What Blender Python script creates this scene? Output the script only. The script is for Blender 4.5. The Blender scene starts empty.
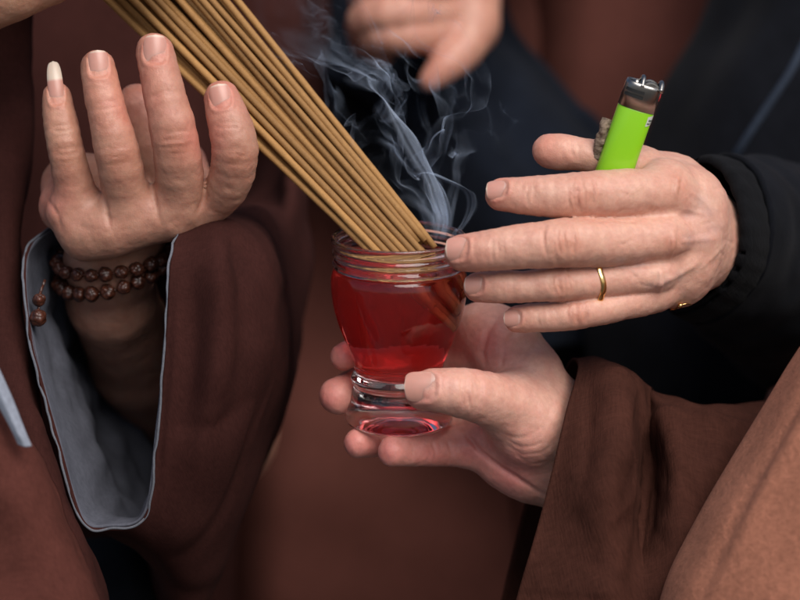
import bpy, math, random
import numpy as np
from mathutils import Vector

random.seed(7)
rng = np.random.default_rng(11)
SC = bpy.context.scene
COL = SC.collection

# ------------------------------------------------------------------ camera geometry
D = 1.10                       # metres from lens to focus plane
S = 0.42e-3                    # metres per photo pixel on the focus plane
PITCH = math.radians(15)
FW = np.array([0, math.cos(PITCH), -math.sin(PITCH)])
RT = np.array([1.0, 0, 0])
UP = np.array([0, math.sin(PITCH), math.cos(PITCH)])
TARGET = np.array([0, 0, 1.15])
CAM = TARGET - FW * D

def P(px, py, d=0.0):
    """point seen at (px,py) of the 800x600 picture, d mm behind the focus plane"""
    q = (D + d * 1e-3)
    return CAM + FW * q + RT * ((px - 400) * S * q / D) + UP * ((300 - py) * S * q / D)

def PA(a):
    a = np.asarray(a, float)
    q = D + a[..., 2] * 1e-3
    return (CAM + FW * q[..., None] + RT * ((a[..., 0] - 400) * S * q / D)[..., None]
            + UP * ((300 - a[..., 1]) * S * q / D)[..., None])

def R(rpx, d=0.0):
    return rpx * S * (D + d * 1e-3) / D

def to_px(p):
    v = p - CAM
    q = v @ FW
    return np.stack([400 + (v @ RT) / (S * q / D), 300 - (v @ UP) / (S * q / D), (q - D) * 1e3], -1)

def VDIR(x, y, d):
    """direction given as picture right, picture down, away"""
    v = RT * x - UP * y + FW * d
    return v / np.linalg.norm(v)

# ------------------------------------------------------------------ scene helpers
def tag(o, label=None, cat=None, group=None, kind=None):
    if label: o['label'] = label
    if cat: o['category'] = cat
    if group: o['group'] = group
    if kind: o['kind'] = kind
    return o

def empty(name, loc):
    o = bpy.data.objects.new(name, None)
    o.empty_display_size = 0.02
    COL.objects.link(o)
    o.location = Vector([float(c) for c in loc])
    return o

def mesh_obj(name, verts, faces, mat, parent=None, smooth=True, origin=None, colors=None, matidx=None, attrs=None):
    verts = np.asarray(verts, float)
    if parent is not None:
        base = np.array(parent_world(parent)); oloc = np.zeros(3)
    else:
        base = np.array(origin if origin is not None else verts.mean(0)); oloc = base
    me = bpy.data.meshes.new(name)
    me.from_pydata((verts - base).tolist(), [], [list(map(int, f)) for f in faces] if not isinstance(faces, np.ndarray) else faces.tolist())
    me.update()
    mats = mat if isinstance(mat, (list, tuple)) else [mat]
    for m in mats: me.materials.append(m)
    if smooth:
        me.polygons.foreach_set('use_smooth', [True] * len(me.polygons))
    if matidx is not None:
        me.polygons.foreach_set('material_index', np.asarray(matidx, dtype=np.int32))
    if colors is not None:
        ca = me.color_attributes.new('tone', 'FLOAT_COLOR', 'POINT')
        c4 = np.concatenate([np.asarray(colors), np.ones((len(verts), 1))], 1).astype(np.float32)
        ca.data.foreach_set('color', c4.ravel())
    for k, arr in (attrs or {}).items():
        a = me.attributes.new(k, 'FLOAT', 'POINT')
        a.data.foreach_set('value', np.asarray(arr, np.float32))
    o = bpy.data.objects.new(name, me)
    COL.objects.link(o)
    if parent is not None: o.parent = parent
    o.location = Vector([float(c) for c in oloc])
    return o

def parent_world(p):
    v = Vector((0, 0, 0))
    while p is not None:
        v += p.location
        p = p.parent
    return v

# ------------------------------------------------------------------ numpy noise
_perm = rng.random((32, 32, 32)).astype(np.float64) * 2 - 1
def vnoise(p):
    p = np.asarray(p)
    i = np.floor(p).astype(int); f = p - i
    f = f * f * f * (f * (f * 6 - 15) + 10)
    r = 0
    for dx in (0, 1):
        wx = f[..., 0] if dx else 1 - f[..., 0]
        for dy in (0, 1):
            wy = f[..., 1] if dy else 1 - f[..., 1]
            for dz in (0, 1):
                wz = f[..., 2] if dz else 1 - f[..., 2]
                r = r + wx * wy * wz * _perm[(i[..., 0] + dx) & 31, (i[..., 1] + dy) & 31, (i[..., 2] + dz) & 31]
    return r
def fbm(p, o=3):
    r = 0; a = 1.0
    for k in range(o):
        r = r + a * vnoise(p * (2.03 ** k) + 7.3 * k); a *= 0.5
    return r

# ------------------------------------------------------------------ materials
def new_mat(name):
    m = bpy.data.materials.new(name); m.use_nodes = True
    nt = m.node_tree
    for n in list(nt.nodes): nt.nodes.remove(n)
    out = nt.nodes.new('ShaderNodeOutputMaterial')
    return m, nt, out
def N(nt, t, **kw):
    n = nt.nodes.new(t)
    for k, v in kw.items():
        if k in ('operation', 'data_type', 'blend_type', 'feature', 'wave_type', 'bands_direction', 'attribute_name', 'distance', 'noise_dimensions'):
            setattr(n, k, v)
        else:
            n.inputs[k.replace('_', ' ')].default_value = v
    return n
def math_n(nt, op, a, b=None):
    n = nt.nodes.new('ShaderNodeMath'); n.operation = op
    for i, x in enumerate((a, b)):
        if x is None: continue
        if isinstance(x, (int, float)): n.inputs[i].default_value = x
        else: nt.links.new(x, n.inputs[i])
    return n.outputs[0]
def mixc(nt, fac, a, b, mode='MIX'):
    n = nt.nodes.new('ShaderNodeMix'); n.data_type = 'RGBA'; n.blend_type = mode
    for s, x in ((n.inputs[0], fac), (n.inputs[6], a), (n.inputs[7], b)):
        if isinstance(x, (int, float)): s.default_value = x
        elif isinstance(x, tuple): s.default_value = (*x, 1) if len(x) == 3 else x
        else: nt.links.new(x, s)
    return n.outputs[2]

def principled(name, col, rough=0.5, metal=0.0, **kw):
    m, nt, out = new_mat(name)
    b = nt.nodes.new('ShaderNodeBsdfPrincipled')
    b.inputs['Base Color'].default_value = (*col, 1)
    b.inputs['Roughness'].default_value = rough
    b.inputs['Metallic'].default_value = metal
    for k, v in kw.items(): b.inputs[k.replace('_', ' ')].default_value = v
    nt.links.new(b.outputs[0], out.inputs[0])
    return m, nt, b

def skin_mat(name):
    m, nt, b = principled(name, (0.5, 0.3, 0.2), 0.42)
    L = nt.links.new
    tc = nt.nodes.new('ShaderNodeTexCoord')
    at = nt.nodes.new('ShaderNodeVertexColor'); at.layer_name = 'tone'
    n1 = N(nt, 'ShaderNodeTexNoise', Scale=140.0, Detail=4.0, Roughness=0.6); L(tc.outputs['Object'], n1.inputs['Vector'])
    n2 = N(nt, 'ShaderNodeTexNoise', Scale=520.0, Detail=3.0); L(tc.outputs['Object'], n2.inputs['Vector'])
    r1 = nt.nodes.new('ShaderNodeMapRange'); r1.inputs[1].default_value = 0.3; r1.inputs[2].default_value = 0.7
    L(n1.outputs[0], r1.inputs[0])
    c = mixc(nt, r1.outputs[0], (1.06, 1.03, 1.0), (0.98, 0.82, 0.80))
    c = mixc(nt, 1.0, at.outputs['Color'], c, 'MULTIPLY')
    r2 = nt.nodes.new('ShaderNodeMapRange'); r2.inputs[1].default_value = 0.35; r2.inputs[2].default_value = 0.65
    L(n2.outputs[0], r2.inputs[0])
    c2 = mixc(nt, r2.outputs[0], (1.04, 1.02, 1.0), (0.95, 0.92, 0.9))
    c = mixc(nt, 1.0, c, c2, 'MULTIPLY')
    L(c, b.inputs['Base Color'])
    b.inputs['Subsurface Weight'].default_value = 0.35
    b.inputs['Subsurface Radius'].default_value = (1.0, 0.35, 0.18)
    b.inputs['Subsurface Scale'].default_value = 0.0013
    b.inputs['Specular IOR Level'].default_value = 0.45
    vo = N(nt, 'ShaderNodeTexVoronoi', Scale=1500.0); L(tc.outputs['Object'], vo.inputs['Vector'])
    mp = nt.nodes.new('ShaderNodeMapping'); mp.inputs['Scale'].default_value = (2.0, 1.0, 0.6)
    L(tc.outputs['Object'], mp.inputs['Vector'])
    n3 = N(nt, 'ShaderNodeTexNoise', Scale=700.0, Detail=5.0, Roughness=0.65, Distortion=0.6); L(mp.outputs[0], n3.inputs['Vector'])
    h = math_n(nt, 'ADD', math_n(nt, 'MULTIPLY', vo.outputs['Distance'], 0.5), n3.outputs[0])
    bp = nt.nodes.new('ShaderNodeBump'); bp.inputs['Strength'].default_value = 0.42; bp.inputs['Distance'].default_value = 0.00025
    L(h, bp.inputs['Height']); L(bp.outputs[0], b.inputs['Normal'])
    rr = nt.nodes.new('ShaderNodeMapRange'); rr.inputs[3].default_value = 0.36; rr.inputs[4].default_value = 0.56
    L(n2.outputs[0], rr.inputs[0]); L(rr.outputs[0], b.inputs['Roughness'])
    return m

def nail_mat():
    m, nt, b = principled('fingernail_mat', (0.6, 0.36, 0.3), 0.34)
    at = nt.nodes.new('ShaderNodeVertexColor'); at.layer_name = 'tone'
    tc = nt.nodes.new('ShaderNodeTexCoord')
    n = N(nt, 'ShaderNodeTexNoise', Scale=400.0, Detail=2.0)
    nt.links.new(tc.outputs['Object'], n.inputs['Vector'])
    c = mixc(nt, n.outputs[0], (1.05, 1.0, 1.0), (0.92, 0.9, 0.9))
    nt.links.new(mixc(nt, 1.0, at.outputs['Color'], c, 'MULTIPLY'), b.inputs['Base Color'])
    b.inputs['Subsurface Weight'].default_value = 0.25
    b.inputs['Subsurface Radius'].default_value = (1, .4, .3)
    b.inputs['Subsurface Scale'].default_value = 0.0015
    return m

def cloth_mat(name, col, weave=2600.0, bump=0.35, rough=0.95, sheen=0.0, var=0.14, coarse=35.0, fuzz=False):
    m, nt, b = principled(name, col, rough)
    L = nt.links.new
    tc = nt.nodes.new('ShaderNodeTexCoord')
    n1 = N(nt, 'ShaderNodeTexNoise', Scale=coarse, Detail=5.0, Roughness=0.65); L(tc.outputs['Object'], n1.inputs['Vector'])
    dark = tuple(c * (1 - var) for c in col); light = tuple(min(1, c * (1 + var)) for c in col)
    mr = nt.nodes.new('ShaderNodeMapRange'); mr.inputs[1].default_value = 0.3; mr.inputs[2].default_value = 0.7
    L(n1.outputs[0], mr.inputs[0])
    c = mixc(nt, mr.outputs[0], dark, light)
    if fuzz:
        h = N(nt, 'ShaderNodeTexNoise', Scale=weave, Detail=6.0, Roughness=0.75)
        L(tc.outputs['Object'], h.inputs['Vector']); hh = h.outputs[0]
        h2 = N(nt, 'ShaderNodeTexNoise', Scale=weave * 0.3, Detail=4.0, Roughness=0.7); L(tc.outputs['Object'], h2.inputs['Vector'])
        hh = math_n(nt, 'ADD', math_n(nt, 'MULTIPLY', hh, 0.5), math_n(nt, 'MULTIPLY', h2.outputs[0], 0.7))
        fr_ = nt.nodes.new('ShaderNodeMapRange'); fr_.inputs[1].default_value = 0.42; fr_.inputs[2].default_value = 0.78; L(hh, fr_.inputs[0])
        c2 = mixc(nt, fr_.outputs[0], (0.72, 0.72, 0.72), (1.28, 1.28, 1.28))
    else:
        # woven threads: slightly irregular product of two wave directions
        w = []
        nd = N(nt, 'ShaderNodeTexNoise', Scale=900.0, Detail=2.0); L(tc.outputs['Object'], nd.inputs['Vector'])
        for rot in ((0.4, 0.2, 0.35), (0.1, 1.3, 1.75)):
            mp = nt.nodes.new('ShaderNodeMapping'); mp.inputs['Rotation'].default_value = rot
            L(tc.outputs['Object'], mp.inputs['Vector'])
            mp2 = nt.nodes.new('ShaderNodeMapping'); mp2.inputs['Scale'].default_value = (1, .15, .15)
            L(mp.outputs[0], mp2.inputs['Vector'])
            wt = N(nt, 'ShaderNodeTexNoise', Scale=weave * 0.8, Detail=2.0, Roughness=0.6); L(mp2.outputs[0], wt.inputs['Vector'])
            w.append(wt.outputs[0])
        hh = math_n(nt, 'ADD', math_n(nt, 'MULTIPLY', w[0], 0.5), math_n(nt, 'MULTIPLY', w[1], 0.5))
        hr = nt.nodes.new('ShaderNodeMapRange'); hr.inputs[1].default_value = 0.35; hr.inputs[2].default_value = 0.65
        L(hh, hr.inputs[0])
        c2 = mixc(nt, hr.outputs[0], (0.84, 0.84, 0.84), (1.16, 1.16, 1.16))
    L(mixc(nt, 1.0, c, c2, 'MULTIPLY'), b.inputs['Base Color'])
    bp = nt.nodes.new('ShaderNodeBump'); bp.inputs['Strength'].default_value = bump; bp.inputs['Distance'].default_value = 0.0014 if fuzz else 0.0006
    L(hh, bp.inputs['Height']); L(bp.outputs[0], b.inputs['Normal'])
    b.inputs['Sheen Weight'].default_value = sheen
    b.inputs['Sheen Roughness'].default_value = 0.5
    b.inputs['Sheen Tint'].default_value = (*[min(1, 0.4 + 2 * c) for c in col], 1)
    b.inputs['Specular IOR Level'].default_value = 0.06
    return m

M = {}
M['skin'] = skin_mat('skin')
M['nail'] = nail_mat()
M['robe'] = cloth_mat('maroon_robe_cloth', (0.036, 0.0120, 0.0100))
M['robe_front'] = cloth_mat('brown_robe_cloth', (0.078, 0.0255, 0.0195))
M['robe_sleeve'] = cloth_mat('dark_brown_sleeve_cloth', (0.050, 0.0180, 0.0125), weave=1500.0, bump=0.9)
M['robe_back'] = cloth_mat('russet_robe_cloth', (0.102, 0.036, 0.028), var=0.12, coarse=20.0)
M['tan'] = cloth_mat('tan_wool', (0.40, 0.160, 0.100), weave=1100.0, bump=1.0, fuzz=True, var=0.12, sheen=0.1)
M['lining'] = cloth_mat('grey_lining_cloth', (0.090, 0.093, 0.115), bump=0.3, var=0.1)
M['piping'] = cloth_mat('pale_piping_cloth', (0.12, 0.125, 0.145), bump=0.3, var=0.1)
M['collar'] = cloth_mat('pale_collar_cloth', (0.24, 0.26, 0.31), bump=0.3, var=0.1)
M['black'] = cloth_mat('black_jacket_cloth', (0.006, 0.0065, 0.009), var=0.3, sheen=0.06)
M['knit'] = cloth_mat('black_knit', (0.006, 0.006, 0.007), weave=900.0, bump=1.0, sheen=0.05)
M['navy'] = cloth_mat('navy_jacket_cloth', (0.0065, 0.0085, 0.014), var=0.3, sheen=0.08)
M['cord'] = cloth_mat('slate_cord', (0.030, 0.038, 0.055), bump=0.6)
M['gold'] = principled('gold', (0.85, 0.55, 0.22), 0.22, 1.0)[0]

def wood_mats():
    m, nt, b = principled('prayer_bead_wood', (0.10, 0.03, 0.015), 0.38)
    L = nt.links.new
    tc = nt.nodes.new('ShaderNodeTexCoord')
    v = N(nt, 'ShaderNodeTexVoronoi', Scale=420.0); L(tc.outputs['Object'], v.inputs['Vector'])
    c = mixc(nt, v.outputs['Distance'], (0.10, 0.027, 0.013), (0.018, 0.006, 0.004))
    L(c, b.inputs['Base Color'])
    bp = nt.nodes.new('ShaderNodeBump'); bp.inputs['Strength'].default_value = 0.9; bp.inputs['Distance'].default_value = 0.001
    bp.invert = True
    L(v.outputs['Distance'], bp.inputs['Height']); L(bp.outputs[0], b.inputs['Normal'])
    M['bead'] = m
    m, nt, b = principled('incense_paste', (0.35, 0.2, 0.07), 0.75)
    L = nt.links.new
    tc = nt.nodes.new('ShaderNodeTexCoord'); oi = nt.nodes.new('ShaderNodeObjectInfo')
    add = nt.nodes.new('ShaderNodeVectorMath'); add.operation = 'ADD'
    L(tc.outputs['Object'], add.inputs[0]); L(oi.outputs['Random'], add.inputs[1])
    n = N(nt, 'ShaderNodeTexNoise', Scale=300.0, Detail=5.0, Roughness=0.7); L(add.outputs[0], n.inputs['Vector'])
    n2 = N(nt, 'ShaderNodeTexNoise', Scale=1800.0, Detail=4.0, Roughness=0.7); L(add.outputs[0], n2.inputs['Vector'])
    c = mixc(nt, n.outputs[0], (0.40, 0.215, 0.070), (0.24, 0.118, 0.036))
    c2 = mixc(nt, n2.outputs[0], (0.7, 0.7, 0.7), (1.3, 1.3, 1.3))
    c = mixc(nt, 1.0, c, c2, 'MULTIPLY')
    c3 = mixc(nt, oi.outputs['Random'], (0.68, 0.64, 0.6), (1.2, 1.18, 1.15))
    L(mixc(nt, 1.0, c, c3, 'MULTIPLY'), b.inputs['Base Color'])
    bp = nt.nodes.new('ShaderNodeBump'); bp.inputs['Strength'].default_value = 0.6; bp.inputs['Distance'].default_value = 0.0003
    L(n2.outputs[0], bp.inputs['Height']); L(bp.outputs[0], b.inputs['Normal'])
    M['incense'] = m
wood_mats()

def glass_mats():
    m, nt, out = new_mat('clear_glass')
    b = nt.nodes.new('ShaderNodeBsdfPrincipled')
    b.inputs['Base Color'].default_value = (1, 1, 1, 1); b.inputs['Roughness'].default_value = 0.02
    b.inputs['IOR'].default_value = 1.5; b.inputs['Transmission Weight'].default_value = 1
    nt.links.new(b.outputs[0], out.inputs[0])
    tc = nt.nodes.new('ShaderNodeTexCoord')
    n = N(nt, 'ShaderNodeTexNoise', Scale=90.0, Detail=2.0); nt.links.new(tc.outputs['Object'], n.inputs['Vector'])
    bp = nt.nodes.new('ShaderNodeBump'); bp.inputs['Strength'].default_value = 0.35; bp.inputs['Distance'].default_value = 0.001
    nt.links.new(n.outputs[0], bp.inputs['Height']); nt.links.new(bp.outputs[0], b.inputs['Normal'])
    M['glass'] = m
    m, nt, out = new_mat('red_lamp_oil')
    b = nt.nodes.new('ShaderNodeBsdfPrincipled')
    b.inputs['Base Color'].default_value = (1, 1, 1, 1); b.inputs['Roughness'].default_value = 0.0
    b.inputs['IOR'].default_value = 1.36; b.inputs['Transmission Weight'].default_value = 1
    at = nt.nodes.new('ShaderNodeAttribute'); at.attribute_name = 'free_surface'      # wall touches glass (1.36/1.5), top touches air
    nt.links.new(math_n(nt, 'ADD', math_n(nt, 'MULTIPLY', at.outputs['Fac'], 1.36 - 0.907), 0.907), b.inputs['IOR'])
    nt.links.new(b.outputs[0], out.inputs[0])
    va = nt.nodes.new('ShaderNodeVolumeAbsorption')
    va.inputs['Color'].default_value = (1.0, 0.03, 0.04, 1); va.inputs['Density'].default_value = 50
    vs = nt.nodes.new('ShaderNodeVolumeScatter'); vs.inputs['Color'].default_value = (1.0, 0.13, 0.10, 1); vs.inputs['Density'].default_value = 12
    ad = nt.nodes.new('ShaderNodeAddShader'); nt.links.new(va.outputs[0], ad.inputs[0]); nt.links.new(vs.outputs[0], ad.inputs[1])
    nt.links.new(ad.outputs[0], out.inputs[1])
    tc = nt.nodes.new('ShaderNodeTexCoord')
    n = N(nt, 'ShaderNodeTexNoise', Scale=130.0, Detail=1.0); nt.links.new(tc.outputs['Object'], n.inputs['Vector'])
    bp = nt.nodes.new('ShaderNodeBump'); bp.inputs['Strength'].default_value = 0.3; bp.inputs['Distance'].default_value = 0.002
    nt.links.new(n.outputs[0], bp.inputs['Height']); nt.links.new(bp.outputs[0], b.inputs['Normal'])
    M['oil'] = m
glass_mats()

# ------------------------------------------------------------------ SDF bodies
def round_cone(p, a, b, r1, r2):
    ba = b - a; l2 = float(ba @ ba); rr = r1 - r2
    a2 = l2 - rr * rr; il2 = 1.0 / max(l2, 1e-12)
    if a2 <= 0:
        c, r = (a, r1) if r1 > r2 else (b, r2)
        return np.linalg.norm(p - c, axis=-1) - r
    pa = p - a
    y = pa @ ba; z = y - l2
    x2 = ((pa * l2 - ba * y[:, None]) ** 2).sum(-1)
    y2 = y * y * l2; z2 = z * z * l2
    k = np.sign(rr) * rr * rr * x2
    res = (np.sqrt(x2 * a2 * il2) + y * rr) * il2 - r1
    c1 = np.sign(z) * a2 * z2 > k
    c2 = (~c1) & (np.sign(y) * a2 * y2 < k)
    res[c1] = np.sqrt(x2[c1] + z2[c1]) * il2 - r2
    res[c2] = np.sqrt(x2[c2] + y2[c2]) * il2 - r1
    return res

def smin(a, b, k):
    h = np.clip(0.5 + 0.5 * (b - a) / k, 0, 1)
    return b * (1 - h) + a * h - k * h * (1 - h)

class Hand:
    def __init__(s):
        s.palm = []; s.fingers = []; s.kp = 0.006; s.relief = []; s.paint = []; s.nails = []
        s.base = (0.5, 0.28, 0.19)
    def add_palm(s, *pts):           # chain of (px,py,d,r_px)
        s.palm.append(s._chain(pts))
    def add_finger(s, *pts, k=0.005, kin=0.0004):
        # a smooth spine: joints stay where they are, curvature and girth flow between them
        a = catmull(np.array(pts, float), (len(pts) - 1) * 3 + 1, False)
        s.fingers.append((s._chain(a), k, kin))
    def _chain(s, pts):
        return [(P(x, y, d), R(r, d)) for x, y, d, r in pts]
    @staticmethod
    def chain_sdf(p, ch, kin):
        lo = np.min([c - r for c, r in ch], 0) - 0.015; hi = np.max([c + r for c, r in ch], 0) + 0.015
        m = np.all((p > lo) & (p < hi), axis=1)
        out = np.full(len(p), 0.02)
        # far points: distance to the box is a safe lower bound
        q = np.maximum(np.maximum(lo - p, p - hi), 0)
        out = np.linalg.norm(q, axis=1) + 0.015
        if m.any():
            pm = p[m]; d = None
            if len(ch) == 1:
                d = np.linalg.norm(pm - ch[0][0], axis=1) - ch[0][1]
            for (a, r1), (b, r2) in zip(ch[:-1], ch[1:]):
                e = round_cone(pm, a, b, r1, r2)
                d = e if d is None else smin(d, e, kin)
            out[m] = d
        return out
    def sdf(s, p):
        d = None
        for ch in s.palm:
            e = s.chain_sdf(p, ch, s.kp)
            d = e if d is None else smin(d, e, s.kp)
        r = d
        for ch, k, kin in s.fingers:
            e = s.chain_sdf(p, ch, kin)
            f = smin(d, e, k)
            r = smin(r, f, 0.0006)
        return r
    def grad(s, p, h=0.0003):
        k = np.array([[1, -1, -1], [-1, -1, 1], [-1, 1, -1], [1, 1, 1]], float)
        g = sum(kk * s.sdf(p + h * kk)[:, None] for kk in k)
        return g / (np.linalg.norm(g, axis=1, keepdims=True) + 1e-12)
    def bounds(s):
        cs = [c for ch in s.palm for c in ch] + [c for f in s.fingers for c in f[0]]
        return np.min([c - r for c, r in cs], 0) - 0.006, np.max([c + r for c, r in cs], 0) + 0.006

def axis_pts(lo, hi, flo, fhi, fine, coarse):
    """rectilinear axis: fine spacing inside [flo,fhi], coarse outside"""
    flo = max(flo, lo); fhi = min(fhi, hi)
    mid = np.arange(flo, fhi + fine, fine)
    a = [mid[0]]; st = fine
    while a[-1] > lo: st = min(coarse, st * 1.15); a.append(a[-1] - st)
    b = [mid[-1]]; st = fine
    while b[-1] < hi: st = min(coarse, st * 1.15); b.append(b[-1] + st)
    return np.concatenate([np.array(a[1:])[::-1], mid, np.array(b[1:])])

def surface_nets(f, ax):
    n = [len(a) for a in ax]; B = 8
    F = np.empty(n, np.float32)
    bi = [np.arange(0, m, B) for m in n]
    def ctr(a, i): return 0.5 * (a[i] + a[np.minimum(i + B, len(a)) - 1])
    def half(a, i): return 0.5 * (a[np.minimum(i + B, len(a)) - 1] - a[i])
    C = [ctr(a, i) for a, i in zip(ax, bi)]; H = [half(a, i) for a, i in zip(ax, bi)]
    G = np.stack(np.meshgrid(*C, indexing='ij'), -1).reshape(-1, 3)
    Hd = np.sqrt(sum(h ** 2 for h in np.meshgrid(*H, indexing='ij'))).ravel()
    V = np.concatenate([f(c) for c in np.array_split(G, max(1, len(G) // 200000))])
    near = (np.abs(V) < Hd + 0.008)
    shp = [len(b) for b in bi]
    def up(arr):
        arr = arr.reshape(shp)
        for k in range(3): arr = np.repeat(arr, B, axis=k)
        return arr[:n[0], :n[1], :n[2]]
    F[:] = up(V); mask = up(near)
    idx = np.argwhere(mask)
    for c in np.array_split(np.arange(len(idx)), max(1, len(idx) // 250000)):
        ii = idx[c]
        pts = np.stack([ax[0][ii[:, 0]], ax[1][ii[:, 1]], ax[2][ii[:, 2]]], -1)
        F[ii[:, 0], ii[:, 1], ii[:, 2]] = f(pts)
    ins = F < 0
    c = np.zeros([m - 1 for m in n], np.int8)
    for dx in (0, 1):
        for dy in (0, 1):
            for dz in (0, 1):
                c += ins[dx:n[0] - 1 + dx, dy:n[1] - 1 + dy, dz:n[2] - 1 + dz]
    cells = np.argwhere((c > 0) & (c < 8))
    vid = np.full(c.shape, -1, np.int64); vid[cells[:, 0], cells[:, 1], cells[:, 2]] = np.arange(len(cells))
    acc = np.zeros((len(cells), 3)); cnt = np.zeros(len(cells))
    corners = [(x, y, z) for x in (0, 1) for y in (0, 1) for z in (0, 1)]
    for a in corners:
        for k in range(3):
            if a[k]: continue
            b = list(a); b[k] = 1
            ia = cells + a; ib = cells + b
            fa = F[tuple(ia.T)]; fb = F[tuple(ib.T)]
            m = (fa < 0) != (fb < 0)
            t = np.where(m, fa / (fa - fb + 1e-20), 0)
            pa = np.stack([ax[j][ia[:, j]] for j in range(3)], -1); pb = np.stack([ax[j][ib[:, j]] for j in range(3)], -1)
            acc += np.where(m[:, None], pa + (pb - pa) * t[:, None], 0); cnt += m
    V = acc / np.maximum(cnt, 1)[:, None]
    faces = []
    for k in range(3):
        i, j = [(1, 2), (2, 0), (0, 1)][k]
        sl0 = [slice(None)] * 3; sl1 = [slice(None)] * 3
        sl0[k] = slice(0, n[k] - 1); sl1[k] = slice(1, n[k])
        A = ins[tuple(sl0)]; Bm = ins[tuple(sl1)]
        e = np.argwhere(A != Bm)
        e = e[(e[:, i] > 0) & (e[:, j] > 0) & (e[:, i] < n[i] - 1) & (e[:, j] < n[j] - 1)]
        s = A[tuple(e.T)]
        def cell(di, dj):
            q = e.copy(); q[:, i] -= di; q[:, j] -= dj
            return vid[tuple(q.T)]
        q = np.stack([cell(1, 1), cell(0, 1), cell(0, 0), cell(1, 0)], -1)
        q[~s] = q[~s][:, ::-1]
        faces.append(q)
    Fc = np.concatenate(faces); Fc = Fc[(Fc >= 0).all(1)]
    return V, Fc

def seg_dist_px(q, poly):
    """distance in picture px to a polyline and the running parameter 0..1"""
    best = np.full(len(q), 1e9); par = np.zeros(len(q))
    poly = np.array(poly, float); L = np.linalg.norm(np.diff(poly, axis=0), axis=1); tot = L.sum(); run = 0
    for a, b, l in zip(poly[:-1], poly[1:], L):
        t = np.clip(((q - a) @ (b - a)) / (l * l), 0, 1)
        d = np.linalg.norm(q - (a + t[:, None] * (b - a)), axis=1)
        m = d < best; best[m] = d[m]; par[m] = (run + t[m] * l) / tot; run += l
    return best, par

def apply_relief(V, Nn, relief, both=False):
    """relief lines on the surface that faces the viewer's side: (poly, width_px, amp_mm)"""
    q = to_px(V); fc_ = -(Nn @ FW)
    face = np.sign(fc_) * np.clip(np.abs(fc_) * 2.2, 0, 1) if both else np.clip(fc_ * 2.2, 0, 1)
    disp = np.zeros(len(V))
    for it in relief:
        poly, w, amp = it[:3]
        dr = it[3] if len(it) > 3 else None
        pl = np.array(poly, float)
        m = (q[:, 0] > pl[:, 0].min() - 4 * w) & (q[:, 0] < pl[:, 0].max() + 4 * w) & (q[:, 1] > pl[:, 1].min() - 4 * w) & (q[:, 1] < pl[:, 1].max() + 4 * w)
        if dr is not None: m &= (q[:, 2] > dr[0]) & (q[:, 2] < dr[1])
        if not m.any(): continue
        d, t = seg_dist_px(q[m][:, :2], poly)
        fade = np.clip(np.minimum(t, 1 - t) * 5, 0, 1) * 0.75 + 0.25
        disp[m] += amp * 1e-3 * np.exp(-(d / w) ** 2) * fade * face[m]
    return disp

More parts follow.
